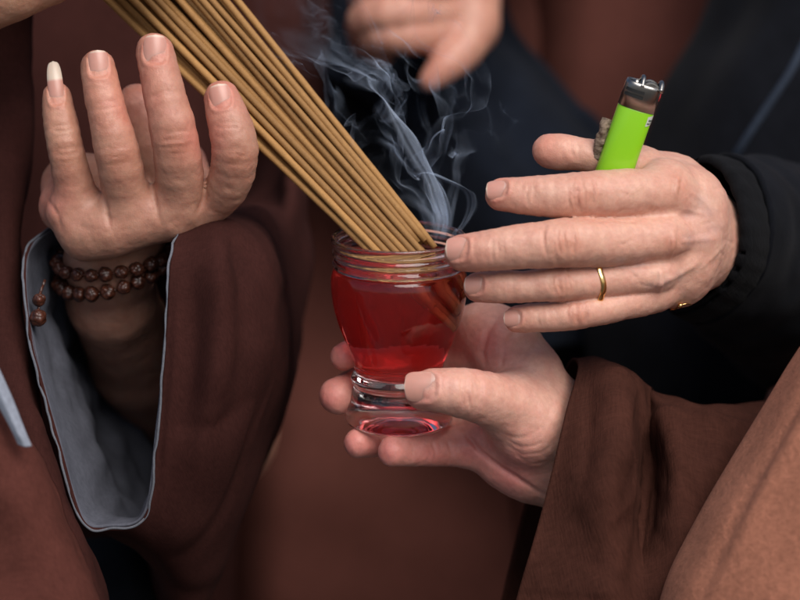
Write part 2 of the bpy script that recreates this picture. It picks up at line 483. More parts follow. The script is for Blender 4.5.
def build_body(name, hand, fine_lo, fine_hi, fine, parent, coarse=0.006):
    lo, hi = hand.bounds()
    ax = [axis_pts(lo[k], hi[k], fine_lo[k], fine_hi[k], fine, coarse) for k in range(3)]
    V, Fc = surface_nets(hand.sdf, ax)
    for it in range(3):
        n = hand.grad(V); V = V - n * np.clip(hand.sdf(V), -0.002, 0.002)[:, None] * 0.9
    n = hand.grad(V)
    # low, uneven flesh under the skin
    disp = 0.00025 * fbm(V * 140.0, 3) + 0.00007 * fbm(V * 700.0, 2)
    disp += apply_relief(V, n, hand.relief)
    q = to_px(V)
    tone = np.tile(np.array(hand.base), (len(V), 1))
    for (x, y, r, c, st) in hand.paint:
        w = st * np.exp(-(((q[:, 0] - x) ** 2 + (q[:, 1] - y) ** 2) / r ** 2))
        tone = tone * (1 - w[:, None]) + np.array(c) * w[:, None]
    mats = np.zeros(len(Fc), int)
    exV, exF, exT = [], [], []
    for (cx, cy, cd, u, nn, hl, hw, ext) in hand.nails:
        c = P(cx, cy, cd); u = VDIR(*u); nn = VDIR(*nn)
        nn = nn - u * (u @ nn); nn /= np.linalg.norm(nn); v = np.cross(nn, u)
        # find the skin along the nail normal
        pt = (c + nn * 0.02)[None]
        for _ in range(40): pt = pt - nn * hand.sdf(pt)[:, None]
        c = pt[0]
        a_, b_ = R(hl, cd), R(hw, cd)
        rel = V - c
        ua, vb, h = rel @ u / a_, rel @ v / b_, rel @ nn
        m = (np.abs(h) < 0.006) & (n @ nn > 0.0)
        e = (np.abs(ua) ** 3 + np.abs(vb) ** 3) ** (1 / 3)
        fold = 0.00035 * np.exp(-((e - 1.14) / 0.13) ** 2) * np.clip(1.3 - ua * 1.4, 0.1, 1)
        sink = -0.0005 * np.clip((1.02 - e) / 0.1, 0, 1)
        disp += np.where(m, fold + sink, 0)
        wn = np.where(m, np.clip((1.6 - e) / 0.8, 0, 1), 0)[:, None] * 0.3
        tone = tone * (1 - wn) + np.array([0.60, 0.27, 0.22]) * wn
        Rc = b_ * 1.25; nu, nv = 34, 16
        base = len(V) + sum(len(x) for x in exV)
        pts, tn = [], []
        for i in range(nu):
            tu = -1 + (2 + ext) * i / (nu - 1)
            for j in range(nv):
                tv = -1 + 2 * j / (nv - 1)
                if tu < 0: lim = (1 - min(1, abs(tu)) ** 3.2) ** (1 / 3.2)
                else:
                    tt = tu / (1 + ext); pw_ = 4 if ext < 0.5 else 3.2; lim = (1 - min(1, tt) ** pw_) ** (1 / pw_)
                lim = max(lim, 0.03); b = tv * lim
                drop = (b * b_) ** 2 / (2 * Rc) + max(0, tu * a_) ** 2 / (2 * a_ * 5) + (min(0, tu) * a_) ** 2 / (2 * a_ * 9)
                edge = 0.00028 * max(0, (abs(tv) - 0.8) / 0.2) ** 2 + (0.0004 * max(0, (-tu - 0.8) / 0.2))
                pts.append(c + u * tu * a_ + v * b * b_ + nn * (0.00022 - drop - edge))
                col = np.array([0.56, 0.285, 0.225])
                if tu < -0.62: col = np.array([0.60, 0.35, 0.29])
                f = np.clip((tu - 0.90) / 0.10, 0, 1) * 0.8
                if ext > 0.2: f = np.clip((tu - 0.85) / 0.1, 0, 1)
                col = col * (1 - f) + np.array([0.66, 0.55, 0.44]) * f
                tn.append(col)
        exV.append(np.array(pts)); exT.append(np.array(tn))
        for i in range(nu - 1):
            for j in range(nv - 1):
                k0 = base + i * nv + j
                exF.append((k0, k0 + nv, k0 + nv + 1, k0 + 1))
    V = V + n * disp[:, None]
    if exV:
        V = np.concatenate([V] + exV); tone = np.concatenate([tone] + exT)
        Fc = np.concatenate([Fc, np.array(exF)]); mats = np.concatenate([mats, np.ones(len(exF), int)])
    return mesh_obj(name, V, Fc, [M['skin'], M['nail']], parent, colors=tone, matidx=mats)

def wrinkles(x, y, dirn, half, n, gap, amp, w=1.35, bow=2.5, jit=1.0):
    amp = amp * 1.75
    """a fan of short creases across a joint; dirn = (dx,dy) across the finger"""
    d = np.array(dirn, float); d /= np.linalg.norm(d); nrm = np.array([-d[1], d[0]]); out = []
    for i in range(n):
        o = (i - (n - 1) / 2) * gap + random.uniform(-jit, jit)
        hl = half * random.uniform(0.65, 1.05); sh = random.uniform(-0.2, 0.2) * half
        b = bow * (1 if o > 0 else -1) * (0.4 + abs(o) / (gap * n))
        pl = []
        for t in (-1, -0.5, 0, 0.5, 1):
            pl.append(tuple(np.array([x, y]) + d * (t * hl + sh) + nrm * (o + b * (1 - t * t) + random.uniform(-.5, .5))))
        out.append((pl, w * random.uniform(.8, 1.2), -amp * random.uniform(0.6, 1.2)))
    return out

# ------------------------------------------------------------------ cloth
def catmull(pts, n, closed):
    pts = np.asarray(pts, float); m = len(pts)
    if closed: t = np.linspace(0, m, n, endpoint=False)
    else: t = np.linspace(0, m - 1, n)
    i = np.floor(t).astype(int)
    if not closed: i = np.minimum(i, m - 2)
    f = (t - i)[:, None] if pts.ndim == 2 else (t - i)[:, None, None]
    def g(k):
        if closed: return pts[k % m]
        k2 = np.clip(k, 0, m - 1); r = pts[k2].copy()
        lo = k < 0; hi = k > m - 1
        if lo.any(): r[lo] = 2 * pts[0] - pts[1]
        if hi.any(): r[hi] = 2 * pts[-1] - pts[-2]
        return r
    p0, p1, p2, p3 = g(i - 1), g(i), g(i + 1), g(i + 2)
    return 0.5 * ((2 * p1) + (-p0 + p2) * f + (2 * p0 - 5 * p1 + 4 * p2 - p3) * f ** 2 + (-p0 + 3 * p1 - 3 * p2 + p3) * f ** 3)

def grid_normals(G, closed):
    du = np.gradient(G, axis=0)
    if closed: dv = np.roll(G, -1, 1) - np.roll(G, 1, 1)
    else: dv = np.gradient(G, axis=1)
    n = np.cross(du, dv); return n / (np.linalg.norm(n, axis=-1, keepdims=True) + 1e-12)

def sheet(name, rows, mat, parent, nu=80, nv=80, closed=False, thick=0.0012, disp=None, relief=None, world=False, flip=False):
    rows = np.array(rows, float)
    W = rows if world else PA(rows)
    a = catmull(W, nu, False)                    # along rows
    G = catmull(a.transpose(1, 0, 2), nv, closed).transpose(1, 0, 2)
    n = grid_normals(G, closed)
    if flip: n = -n
    if disp is not None:
        U, Vv = np.meshgrid(np.linspace(0, 1, nu), np.linspace(0, 1, nv, endpoint=not closed), indexing='ij')
        G = G + n * disp(U, Vv, G)[..., None]
    if relief:
        nn = grid_normals(G, closed) * (-1 if flip else 1)
        G = G + nn * apply_relief(G.reshape(-1, 3), nn.reshape(-1, 3), relief, True).reshape(nu, nv)[..., None]
    n = grid_normals(G, closed) * (-1 if flip else 1)
    A = G.reshape(-1, 3); Bk = (G - n * thick).reshape(-1, 3)
    o = len(A); F = []
    ve = nv if closed else nv - 1
    def add(a, b, c, d):
        F.append((a, b, c, d) if not flip else (d, c, b, a))
    for i in range(nu - 1):
        for j in range(ve):
            j2 = (j + 1) % nv
            q = (i * nv + j, (i + 1) * nv + j, (i + 1) * nv + j2, i * nv + j2)
            add(*q); add(*(o + k for k in q[::-1]))
    for j in range(ve):
        j2 = (j + 1) % nv
        add(j, j2, o + j2, o + j)
        k, k2 = (nu - 1) * nv + j, (nu - 1) * nv + j2
        add(k2, k, o + k, o + k2)
    if not closed:
        for i in range(nu - 1):
            k, k2 = i * nv, (i + 1) * nv
            add(k2, k, o + k, o + k2)
            k, k2 = i * nv + nv - 1, (i + 1) * nv + nv - 1
            add(k, k2, o + k2, o + k)
    return mesh_obj(name, np.concatenate([A, Bk]), F, mat, parent), G

def tube(pts, rad, seg=8, closed=False, n=None):
    """returns verts, faces of a swept tube through world points"""
    pts = np.asarray(pts, float)
    if n: pts = catmull(pts, n, closed)
    m = len(pts)
    T = (np.roll(pts, -1, 0) - np.roll(pts, 1, 0)) if closed else np.gradient(pts, axis=0)
    T /= np.linalg.norm(T, axis=1, keepdims=True) + 1e-12
    up = np.array([0.31, 0.2, 0.93]); V = []; rad = np.broadcast_to(rad, (m,))
    prev = None
    for i in range(m):
        a = np.cross(T[i], up) if prev is None else prev - T[i] * (prev @ T[i])
        a /= np.linalg.norm(a) + 1e-12; prev = a; b = np.cross(T[i], a)
        for k in range(seg):
            an = 2 * math.pi * k / seg
            V.append(pts[i] + rad[i] * (a * math.cos(an) + b * math.sin(an)))
    F = []
    for i in range(m if closed else m - 1):
        i2 = (i + 1) % m
        for k in range(seg):
            k2 = (k + 1) % seg
            F.append((i * seg + k, i * seg + k2, i2 * seg + k2, i2 * seg + k))
    if not closed:
        F.append(tuple(range(seg))[::-1]); F.append(tuple((m - 1) * seg + k for k in range(seg)))
    return np.array(V), F

def lathe(profile, seg=96, origin=(0, 0, 0)):
    """profile (r,z) list, ends on the axis are closed with a fan"""
    V, F, rings = [], [], []
    for r, z in profile:
        if r < 1e-6:
            rings.append([len(V)]); V.append((0, 0, z))
        else:
            rings.append(list(range(len(V), len(V) + seg)))
            for k in range(seg):
                a = 2 * math.pi * k / seg; V.append((r * math.cos(a), r * math.sin(a), z))
    for A, B in zip(rings[:-1], rings[1:]):
        for k in range(seg):
            k2 = (k + 1) % seg
            if len(A) == 1 and len(B) > 1: F.append((A[0], B[k], B[k2])[::-1])
            elif len(B) == 1 and len(A) > 1: F.append((A[k], A[k2], B[0]))
            elif len(A) > 1: F.append((A[k], A[k2], B[k2], B[k]))
    return np.array(V) + np.array(origin), F

# ================================================================== THE GLASS
GX, GY = 399, 0
def gz(y):  # picture row of the axis -> world point on the glass axis
    # axis is vertical through the focus plane at row 330
    base = P(GX, 330, 0)
    return base[2] - (y - 330) * S / math.cos(PITCH)
AX = P(GX, 330, 0)[:2]
def rp(r): return r * S
outer = [(0, 414), (16, 415), (30, 419), (40, 423.5), (48, 424), (53.5, 420), (54, 416), (52.5, 408), (49.5, 398), (47, 390), (45.8, 385.5), (46.5, 382.5), (48, 380), (48.2, 376.5), (46.5, 373.5), (44.8, 371), (44.8, 367), (46, 360), (50, 350), (55, 338), (60, 325), (64.2, 311), (67, 297), (68, 285), (67.8, 277), (66.2, 271), (64.6, 268), (65.4, 265.5), (66.4, 263.5), (65.6, 261), (64.4, 258.5), (64.6, 256), (66.2, 253.5), (66.2, 251), (64.6, 248.5), (64.8, 246), (66.6, 243.5), (67.6, 240.5), (67.2, 237.5), (65.8, 236)]
inner = [(64.0, 237), (62.8, 240), (62.2, 245), (62.2, 262), (63.2, 270), (64.4, 278), (64.0, 287), (62.0, 298), (59.5, 312), (55.2, 326), (50, 339), (44.2, 350), (41.6, 360), (40.2, 368), (36.5, 374), (22, 378), (0, 379)]
def smooth_profile(pr, n):
    a = np.array(pr, float); r = catmull(a, n, False); r[:, 0] = np.maximum(r[:, 0], 0)
    r[0, 0] = a[0, 0]; r[-1, 0] = a[-1, 0]; return r
LV = 266
po = smooth_profile(outer, 190); pi_ = smooth_profile(inner, 120)
k_lv = int(np.argmax(pi_[:, 1] > LV))
t_ = (LV - pi_[k_lv - 1, 1]) / (pi_[k_lv, 1] - pi_[k_lv - 1, 1]); p_lv = pi_[k_lv - 1] + t_ * (pi_[k_lv] - pi_[k_lv - 1])
prof = [(rp(r), gz(y)) for r, y in po] + [(rp(r), gz(y)) for r, y in pi_[:k_lv]] + [(rp(p_lv[0]), gz(p_lv[1]))]
prof[0] = (0, prof[0][1])
v, f = lathe(prof, 128, (AX[0], AX[1], 0))
g_loc = np.array([AX[0], AX[1], gz(424)])
lamp = empty('glass_lamp_cup', g_loc)
tag(lamp, 'clear footed glass cup of red oil with the incense tips dipped in it', 'glass')
mesh_obj('glass_cup', v, f, M['glass'], lamp)
wall = [(0, gz(pi_[-1, 1]))] + [(rp(r), gz(y)) for r, y in pi_[k_lv:-1][::-1]] + [(rp(p_lv[0]), gz(p_lv[1]))]
v, f = lathe(wall, 128, (AX[0], AX[1], 0))
top = [(rp(p_lv[0]), gz(p_lv[1])), (rp(p_lv[0] - 0.8), gz(LV + 0.5)), (rp(p_lv[0] - 3), gz(LV + 0.9)), (rp(30), gz(LV + 1)), (0, gz(LV + 1))]
v2, f2 = lathe(top, 128, (AX[0], AX[1], 0))
oil = mesh_obj('red_oil', np.concatenate([v, v2]), f + [tuple(i_ + len(v) for i_ in q_) for q_ in f2], M['oil'], lamp,
               attrs={'free_surface': np.concatenate([np.zeros(len(v)), np.ones(len(v2))])})

# ================================================================== INCENSE
def make_stick(a, b, r, first):
    ax_ = b - a; L = np.linalg.norm(ax_); T = ax_ / L
    n = 36; t = np.linspace(0, 1, n)
    side = np.cross(T, [0, 0, 1]); side /= np.linalg.norm(side); up = np.cross(side, T)
    w1, w2 = rng.normal(0, 0.0010, 2)
    rj = r * rng.uniform(.93, 1.06)
    pts = a + np.outer(t, ax_) + np.outer(np.sin(t * math.pi) * w1, side) + np.outer(np.sin(t * 2 * math.pi) * w2 * .6, up)
    rad = rj * (1 + 0.03 * rng.normal(size=n)); rad[-1] *= 0.85
    V, F = tube(pts, rad, 12)
    return V, F, b
B0 = np.array([389, 240.0]); T0 = np.array([164, -6.0])
dB, dT = 4.0, 26.0
axis_w = P(*B0, dB) - P(*T0, dT); axis_w /= np.linalg.norm(axis_w)
sx = np.cross(axis_w, FW); sx /= np.linalg.norm(sx)       # across the bundle in the picture
sy = np.cross(axis_w, sx)
if sx @ UP < 0: sx = -sx                                   # + = upper/right side
if sy @ FW < 0: sy = -sy
cells = []
sp = 6.9
for i in range(-8, 9):
    for j in range(-8, 9):
        x = sp * (i + 0.5 * (j & 1)); y = sp * 0.866 * j
        if (x / 34) ** 2 + (y / 22) ** 2 <= 1.0: cells.append((x, y))
cells.sort(key=lambda c: (c[1], c[0]))
for k, (x, y) in enumerate(cells):
    jx, jy = rng.normal(0, 0.8, 2)
    a = P(*T0, dT) + sx * (x * 1.66 + jx * 2.8) * S + sy * (y * 1.48 + jy * 2) * S
    b = P(*B0, dB) + sx * (x + jx * .3) * S + sy * (y + jy * .3) * S
    T = (b - a) / np.linalg.norm(b - a)
    tr = (gz(237) - a[2]) / T[2]; q_ = (a + T * tr)[:2] - AX; ex_ = np.linalg.norm(q_) - rp(57.5)
    if ex_ > 0:
        mv = np.append(-q_ / np.linalg.norm(q_) * ex_, 0.0); a = a + mv; b = b + mv
    top = a - T * 0.085
    # run down into the cup until it meets the wall or a chosen depth
    e = b.copy(); zlim = gz(random.choice([270, 285, 300, 315, 330]))
    if x > 18: zlim = gz(random.uniform(243, 252))
    for _ in range(400):
        rad = np.linalg.norm(e[:2] - AX)
        if e[2] < zlim or (rad > rp(54) and (e - T * 0.002)[:2] @ (e[:2] - AX) is not None and np.linalg.norm((e + T * 0.0005)[:2] - AX) > rad and e[2] < gz(244)): break
        if rad > rp(57) and np.linalg.norm((e + T * 0.0005)[:2] - AX) > rad: break
        e = e + T * 0.0005
    V, F, _ = make_stick(top, e, R(3.5), k == 0)
    o = mesh_obj('incense_stick', V, F, M['incense'], None, origin=top)
    front = y < -8
    tag(o, 'thin ochre incense stick in the slanting bundle dipped into the red glass', 'incense stick', 'incense sticks held in one bundle')

# ================================================================== LEFT PERSON
pA = empty('person', P(120, 900, 250))
tag(pA, 'maroon robed person at the left, cupped hand raised beside the incense bundle', 'person')
h = Hand(); h.base = (0.43, 0.235, 0.170)
# fingers of the raised hand (little, ring, middle, index)
h.add_finger((57, 97, -6, 14.5), (61, 125, -8, 17.5), (67, 155, -8, 18.3), (78, 198, 0, 20.5), (88, 226, 5, 22), k=0.006)
h.add_finger((98, 67, -14, 17.5), (104, 100, -17, 19), (117, 152, -16, 22.6), (126, 198, -5, 23), (130, 222, 4, 23), k=0.006)
h.add_finger((155, 52, -16, 19), (163, 88, -20, 20.8), (175, 140, -19, 23.6), (180, 188, -7, 24), (174, 214, 4, 22), k=0.006)
h.add_finger((222, 99, -14, 18.5), (229, 122, -17, 21.5), (235, 150, -16, 23.4), (230, 180, -8, 22), (216, 199, 1, 21), (198, 208, 6, 22), k=0.006)
# thumb, behind the fingers
h.add_finger((137, 106, 22, 22), (150, 145, 24, 24), (175, 190, 26, 27), (190, 210, 26, 28))
# palm and heel
h.add_palm((72, 212, 4, 25), (88, 231, 4, 26), (112, 226, 1, 27), (140, 217, 0, 26), (170, 211, 0, 25), (194, 203, 4, 23))
h.add_palm((66, 206, 16, 26), (74, 185, 32, 28), (110, 182, 38, 28))
h.add_palm((188, 190, 20, 26), (180, 165, 34, 26))
h.add_palm((110, 225, 22, 36), (108, 262, 34, 40), (112, 300, 55, 42), (140, 360, 120, 48), (185, 410, 190, 58), (215, 430, 240, 60))
h.add_palm((142, 212, 18, 30), (120, 255, 34, 40))
# upper arm, shoulders, other arm up to the hand that grips the bundle
h.add_palm((215, 430, 240, 60), (235, 200, 330, 48), (200, -60, 380, 60), (0, -90, 400, 110), (-230, -60, 380, 85), (-300, 250, 250, 68), (-260, 180, 160, 60), (-150, 60, 60, 48), (-60, -10, -5, 42))
h.add_palm((-60, -10, -5, 42), (-15, -22, -4, 44), (28, -42, 0, 38))
h.add_palm((-20, -6, -8, 36), (12, -14, -12, 30), (50, -26, -14, 29))
h.add_palm((-10, 100, 430, 120), (-10, 400, 430, 120))
for k, yy in enumerate((-32, -62, -92, -120)):
    h.add_finger((30, yy + 0, -14, 24), (75, yy - 4, -30, 20), (125, yy + 2, -30, 18), (165, yy + 8, -12, 16))
h.add_finger((20, -70, 30, 26), (60, -100, 60, 22), (110, -105, 66, 19))
for (x, y, dx, dy, hf, n_) in ((66, 152, 1, -.15, 15, 5), (118, 155, 1, -.15, 17, 6), (176, 143, 1, -.1, 18, 6), (236, 156, 1, .1, 16, 5)):
    h.relief += wrinkles(x, y, (dx, dy), hf, n_, 3.2, 0.20)
for (x, y, dx, dy, hf) in ((61, 128, 1, -.1, 12), (105, 106, 1, -.15, 14), (165, 93, 1, -.15, 15), (230, 124, 1, 0, 14)):
    h.relief += wrinkles(x, y, (dx, dy), hf, 2, 2.6, 0.18)
h.relief += [([(110, 228), (106, 208), (98, 180)], 2.4, -0.9), ([(160, 224), (155, 204), (150, 176)], 2.4, -0.9), ([(196, 216), (204, 200), (205, 180)], 2.4, -0.8),
             ([(60, 222), (110, 232), (160, 226), (190, 216)], 2.6, -0.12), ([(45, 195), (58, 215), (62, 230)], 2.0, -0.4)]
tip = (0.56, 0.23, 0.18)
for (x, y, r) in ((57, 85, 18), (97, 58, 22), (154, 42, 24), (222, 90, 24), (130, 95, 40), (200, 140, 26), (45, 200, 26)):
    h.paint.append((x, y, r, tip, 0.75))
for (x, y, r) in ((68, 158, 12), (120, 158, 14), (178, 146, 14), (238, 158, 12)):
    h.paint.append((x, y, r, (0.33, 0.13, 0.08), 0.5))
h.paint.append((30, 0, 110, (0.52, 0.30, 0.20), 0.8))
h.nails = [(57, 94, -6, (-.12, -1, .05), (0.05, -.1, -1), 14.0, 7.8, 1.3),
           (99, 68, -14, (-.1, -1, .08), (0.08, -.15, -1), 13.5, 10.0, 0.12),
           (155, 54, -16, (-.02, -1, .08), (0.1, -.15, -1), 14.5, 11.5, 0.12),
           (222, 101, -14, (-.2, -1, .1), (-.02, -.2, -1), 12.5, 10.5, 0.12)]
f0, f1 = P(20, 320, 60), P(280, 20, -40)
lo = np.minimum(f0, f1) - 0.01; hi = np.maximum(f0, f1) + 0.01
lo[1] = -0.045; hi[1] = 0.055; lo[0] = P(-10, 0, 0)[0]; hi[2] = P(0, -20, 0)[2]
bodyA = build_body('body', h, lo, hi, 0.0008, pA)
handA = h

def folds(n, amp, seed, warp=0.6, noise=0.5, sc=6.0):
    r = np.random.default_rng(seed); ph = r.random(6) * 6.28
    def fn(U, Vv, G):
        w = Vv * n * 2 * math.pi + ph[0] + warp * np.sin(U * 5 + ph[1]) + warp * np.sin(U * 2.3 + Vv * 9 + ph[2])
        f = (np.abs(np.sin(w * 0.5)) ** 1.6 - 0.5) * (0.6 + 0.4 * np.sin(Vv * 21 + ph[3] + U * 3))
        return amp * (f + noise * fbm(G * sc + seed, 3))
    return fn

def ring(cx, cy, d, ax_px, ay_px, dd, n=12, tilt=0.0, ph=0.0):
    """a loop of control points: ax across, ay down, dd mm in depth"""
    out = []
    for k in range(n):
        a = 2 * math.pi * k / n + ph
        out.append((cx + ax_px * math.cos(a), cy + ay_px * math.sin(a) * 0 + tilt * math.cos(a), d - dd * math.sin(a)))
    return out

def torso(name, rows, mat, parent, dispf, nu=110, nv=260, relief=None):
    """rows: (left_px, right_px, y, d_center, half_depth_mm)"""
    rr = [ring((l + r_) / 2, y, d, (r_ - l) / 2, 0, dd, 14) for l, r_, y, d, dd in rows]
    return sheet(name, rr, mat, parent, nu, nv, closed=True, thick=0.002, disp=dispf, relief=relief, flip=False)

torso('robe', [(-320, 300, -200, 360, 110), (-340, 322, -60, 350, 120), (-345, 318, 60, 345, 125), (-350, 290, 250, 345, 130), (-350, 235, 450, 350, 130), (-360, 215, 700, 350, 130), (-380, 230, 1000, 360, 140)],
      M['robe'], pA, folds(13, 0.010, 3, sc=9))

# raised sleeve: loops from the open mouth back to the shoulder
hem = [(60, 222, 40), (30, 243, 15), (22, 275, 0), (30, 345, -8), (55, 440, -12), (80, 521, -14), (110, 530, -14), (146, 516, -16), (158, 430, -24), (166, 330, -26), (172, 250, -18), (190, 208, 30), (160, 200, 70), (100, 205, 80)]
l1 = [(90, 215, 100), (40, 245, 90), (32, 285, 80), (45, 350, 85), (75, 440, 90), (122, 520, 80), (150, 560, 50), (172, 565, 12), (205, 470, -18), (232, 360, -30), (232, 265, -26), (228, 212, 20), (200, 205, 80), (150, 208, 110)]
l2 = [(130, 225, 190), (80, 250, 180), (70, 300, 170), (85, 360, 170), (105, 440, 170), (145, 550, 150), (165, 615, 110), (198, 610, 60), (252, 485, 22), (282, 380, 5), (280, 280, 10), (262, 215, 50), (240, 205, 120), (190, 215, 180)]
l3 = [(170, 220, 290), (130, 250, 290), (120, 300, 290), (130, 370, 290), (140, 450, 290), (140, 540, 270), (150, 590, 220), (200, 565, 150), (262, 470, 100), (297, 375, 80), (296, 285, 80), (285, 215, 110), (270, 190, 200), (220, 200, 280)]
l4 = [(180, 120, 380), (150, 180, 380), (150, 240, 380), (150, 310, 380), (160, 390, 380), (170, 450, 370), (190, 480, 320), (230, 450, 260), (280, 370, 200), (310, 290, 170), (305, 200, 170), (295, 120, 200), (270, 80, 280), (220, 80, 350)]
rel = [([(232, 214), (246, 270), (250, 340), (238, 420)], 14, -4.0), ([(215, 230), (222, 300), (215, 380), (200, 470)], 13, 2.5), ([(262, 240), (272, 300), (268, 380)], 13, 3.0),
       ([(190, 260), (192, 340), (182, 450)], 12, -2.0), ([(178, 280), (176, 360), (166, 460), (155, 520)], 5, 1.2), ([(285, 300), (278, 380), (255, 460)], 11, -2.5)]
sl, G = sheet('sleeve', [hem, l1, l2, l3, l4], M['robe'], pA, 110, 220, closed=True, thick=0.0016,
              disp=lambda U, V, G: np.clip(U * 4, 0, 1) * (0.0036 * fbm(G * 22 + 5, 2) - 0.0016 * np.clip(1 - np.abs(vnoise(G * 24 + 2)) * 3, 0, 1)), relief=rel)
# grey lining: a slightly smaller tube inside the mouth
def shrink(loop, s, dd=0, off=(0, 0)):
    a = np.array(loop, float); c = a.mean(0); a = c + (a - c) * s; a[:, 2] += dd; a[:, 0] += off[0]; a[:, 1] += off[1]; return a.tolist()
inner_rows = [shrink(hem, 0.985), shrink(l1, 0.93), shrink(l2, 0.9), shrink(l3, 0.85)]
ln, G2 = sheet('sleeve_lining', inner_rows, M['lining'], pA, 70, 220, closed=True, thick=0.001,
               disp=lambda U, V, G: -np.clip(U * 5, 0, 1) * (0.007 + 0.010 * (fbm(G * 24 + 3, 3))))
v, f = tube(G[0] * 0.5 + G2[0] * 0.5 + 0.0006 * np.stack([vnoise(G[0] * 160 + k_ * 9) for k_ in range(3)], -1), 0.00055, 8, closed=True)
mesh_obj('hem', v, f, M['piping'], ln)

# the other sleeve, hanging at the left edge
fr = [[(-120, 372, -60), (-60, 378, -70), (-20, 380, -74), (0, 380, -74), (6, 380, -50)],
      [(-130, 430, -60), (-50, 430, -84), (0, 430, -86), (24, 430, -76), (31, 430, -50)],
      [(-140, 520, -60), (-50, 520, -88), (20, 520, -92), (62, 515, -76), (72, 505, -48)],
      [(-150, 640, -60), (-50, 640, -88), (40, 640, -92), (100, 620, -76), (112, 610, -48)],
      [(-160, 760, -60), (-50, 760, -88), (60, 760, -92), (130, 740, -76), (140, 720, -48)]]
sheet('sleeve', fr, M['robe_front'], pA, 70, 70, disp=lambda U, V, G: 0.0035 * fbm(G * 25 + 2, 3), thick=0.002)
sheet('sleeve_lining', [[(-30, 340, -84), (-22, 345, -86), (-10, 348, -82)], [(-12, 386, -88), (0, 391, -91), (11, 394, -87)], [(10, 428, -92), (18, 431, -94), (26, 432, -91)], [(18, 445, -92), (25, 447, -93), (32, 446, -91)]],
      M['collar'], pA, 30, 20, thick=0.0015)
# the robe flap between the two sleeves, dark
sheet('robe_flap', [[(-60, -220, 60), (-10, -220, 50), (44, -220, 55), (50, -220, 80)], [(-60, 60, 60), (-10, 60, 50), (34, 60, 55), (40, 60, 80)], [(-60, 200, 45), (-10, 200, 30), (17, 200, 35), (21, 200, 60)], [(-60, 330, 20), (-10, 330, 5), (18, 330, 8), (22, 330, 30)],
                    [(-60, 430, -10), (10, 430, -25), (40, 430, -24), (43, 430, 5)], [(-60, 520, -20), (30, 520, -35), (74, 520, -32), (78, 520, 0)], [(-60, 600, -20), (50, 600, -40), (103, 600, -36), (110, 600, 0)], [(-60, 720, -20), (80, 720, -40), (130, 720, -36), (140, 720, 0)]],
      M['robe'], pA, 80, 60, disp=lambda U, V, G: 0.004 * fbm(G * 20 + 9, 3), thick=0.002)
sheet('under_robe', [[(60, 535, 130), (130, 540, 110), (200, 535, 130)], [(60, 560, 110), (130, 560, 70), (190, 560, 110)], [(60, 720, 110), (130, 720, 70), (220, 720, 110)]],
      M['black'], pA, 30, 40, disp=lambda U, V, G: 0.004 * fbm(G * 20, 2), thick=0.002)

# prayer beads on the wrist
brc = empty('prayer_bead_bracelet', P(108, 262, 34))
tag(brc, 'double strand bracelet of dark reddish brown carved wooden beads round the raised wrist', 'bracelet')
def bead(c, r, par):
    V, F = lathe([(r * math.sin(math.pi * k / 12), -r * 0.92 * math.cos(math.pi * k / 12)) for k in range(13)], 18)
    th = random.uniform(0, 6.28); ca, sa = math.cos(th), math.sin(th)
    V = V @ np.array([[ca, 0, sa], [0, 1, 0], [-sa, 0, ca]])
    V *= (1 + 0.11 * vnoise(V * 600 + c * 90))[:, None]
    mesh_obj('bead', V + c, F, M['bead'], par)
def strand(cx, cy, cd, a, b, tiltx, nb, r):
    pts = []
    for k in range(nb * 8):
        t = 2 * math.pi * k / (nb * 8)
        # around the wrist: across, and in depth, sagging in front
        pts.append(P(cx + a * math.cos(t), cy + b * math.sin(t) + tiltx * math.cos(t), cd - 21 * math.sin(t)))
    pts = np.array(pts)
    # snug: push every point just outside the skin
    for _ in range(6):
        d = handA.sdf(pts); g = handA.grad(pts)
        pts = pts - g * (d - r * 0.95)[:, None] * 0.9
    pts = catmull(pts[::4], 400, True)
    Ls = np.linalg.norm(np.roll(pts, -1, 0) - pts, axis=1); cum = np.cumsum(Ls); tot = cum[-1]
    n = int(tot / (2 * r * 0.98)); 
    for k in range(n):
        i = int(np.searchsorted(cum, (k + .5) * tot / n)); bead(pts[min(i, 399)] + rng.normal(0, .0002, 3), r * random.uniform(.94, 1.05), brc)
    v, f = tube(pts, 0.0005, 6, closed=True)
    mesh_obj('cord', v, f, M['bead'], brc)
strand(107, 252, 34, 60, 20, -9, 30, R(7.8))
strand(106, 268, 38, 60, 22, -19, 30, R(8.2))
bead(P(39, 300, -2), R(7), brc); bead(P(38, 318, -4), R(9), brc)
v, f = tube([P(45, 280, 4), P(40, 295, 0), P(38, 318, -4)], 0.0006, 6, n=8); mesh_obj('cord', v, f, M['bead'], brc)

# ================================================================== PERSON HOLDING THE CUP
pB = empty('person', P(800, 900, 120))
tag(pB, 'dark brown robed person at the lower right holding the red glass cup', 'person')
h = Hand(); h.base = (0.60, 0.355, 0.285); h.kp = 0.007
# thumb over the front of the foot
h.add_finger((424, 391, -31, 20), (436, 390, -33, 21.5), (462, 393, -31, 24.5), (494, 401, -20, 28), (520, 410, -6, 32), k=0.008)
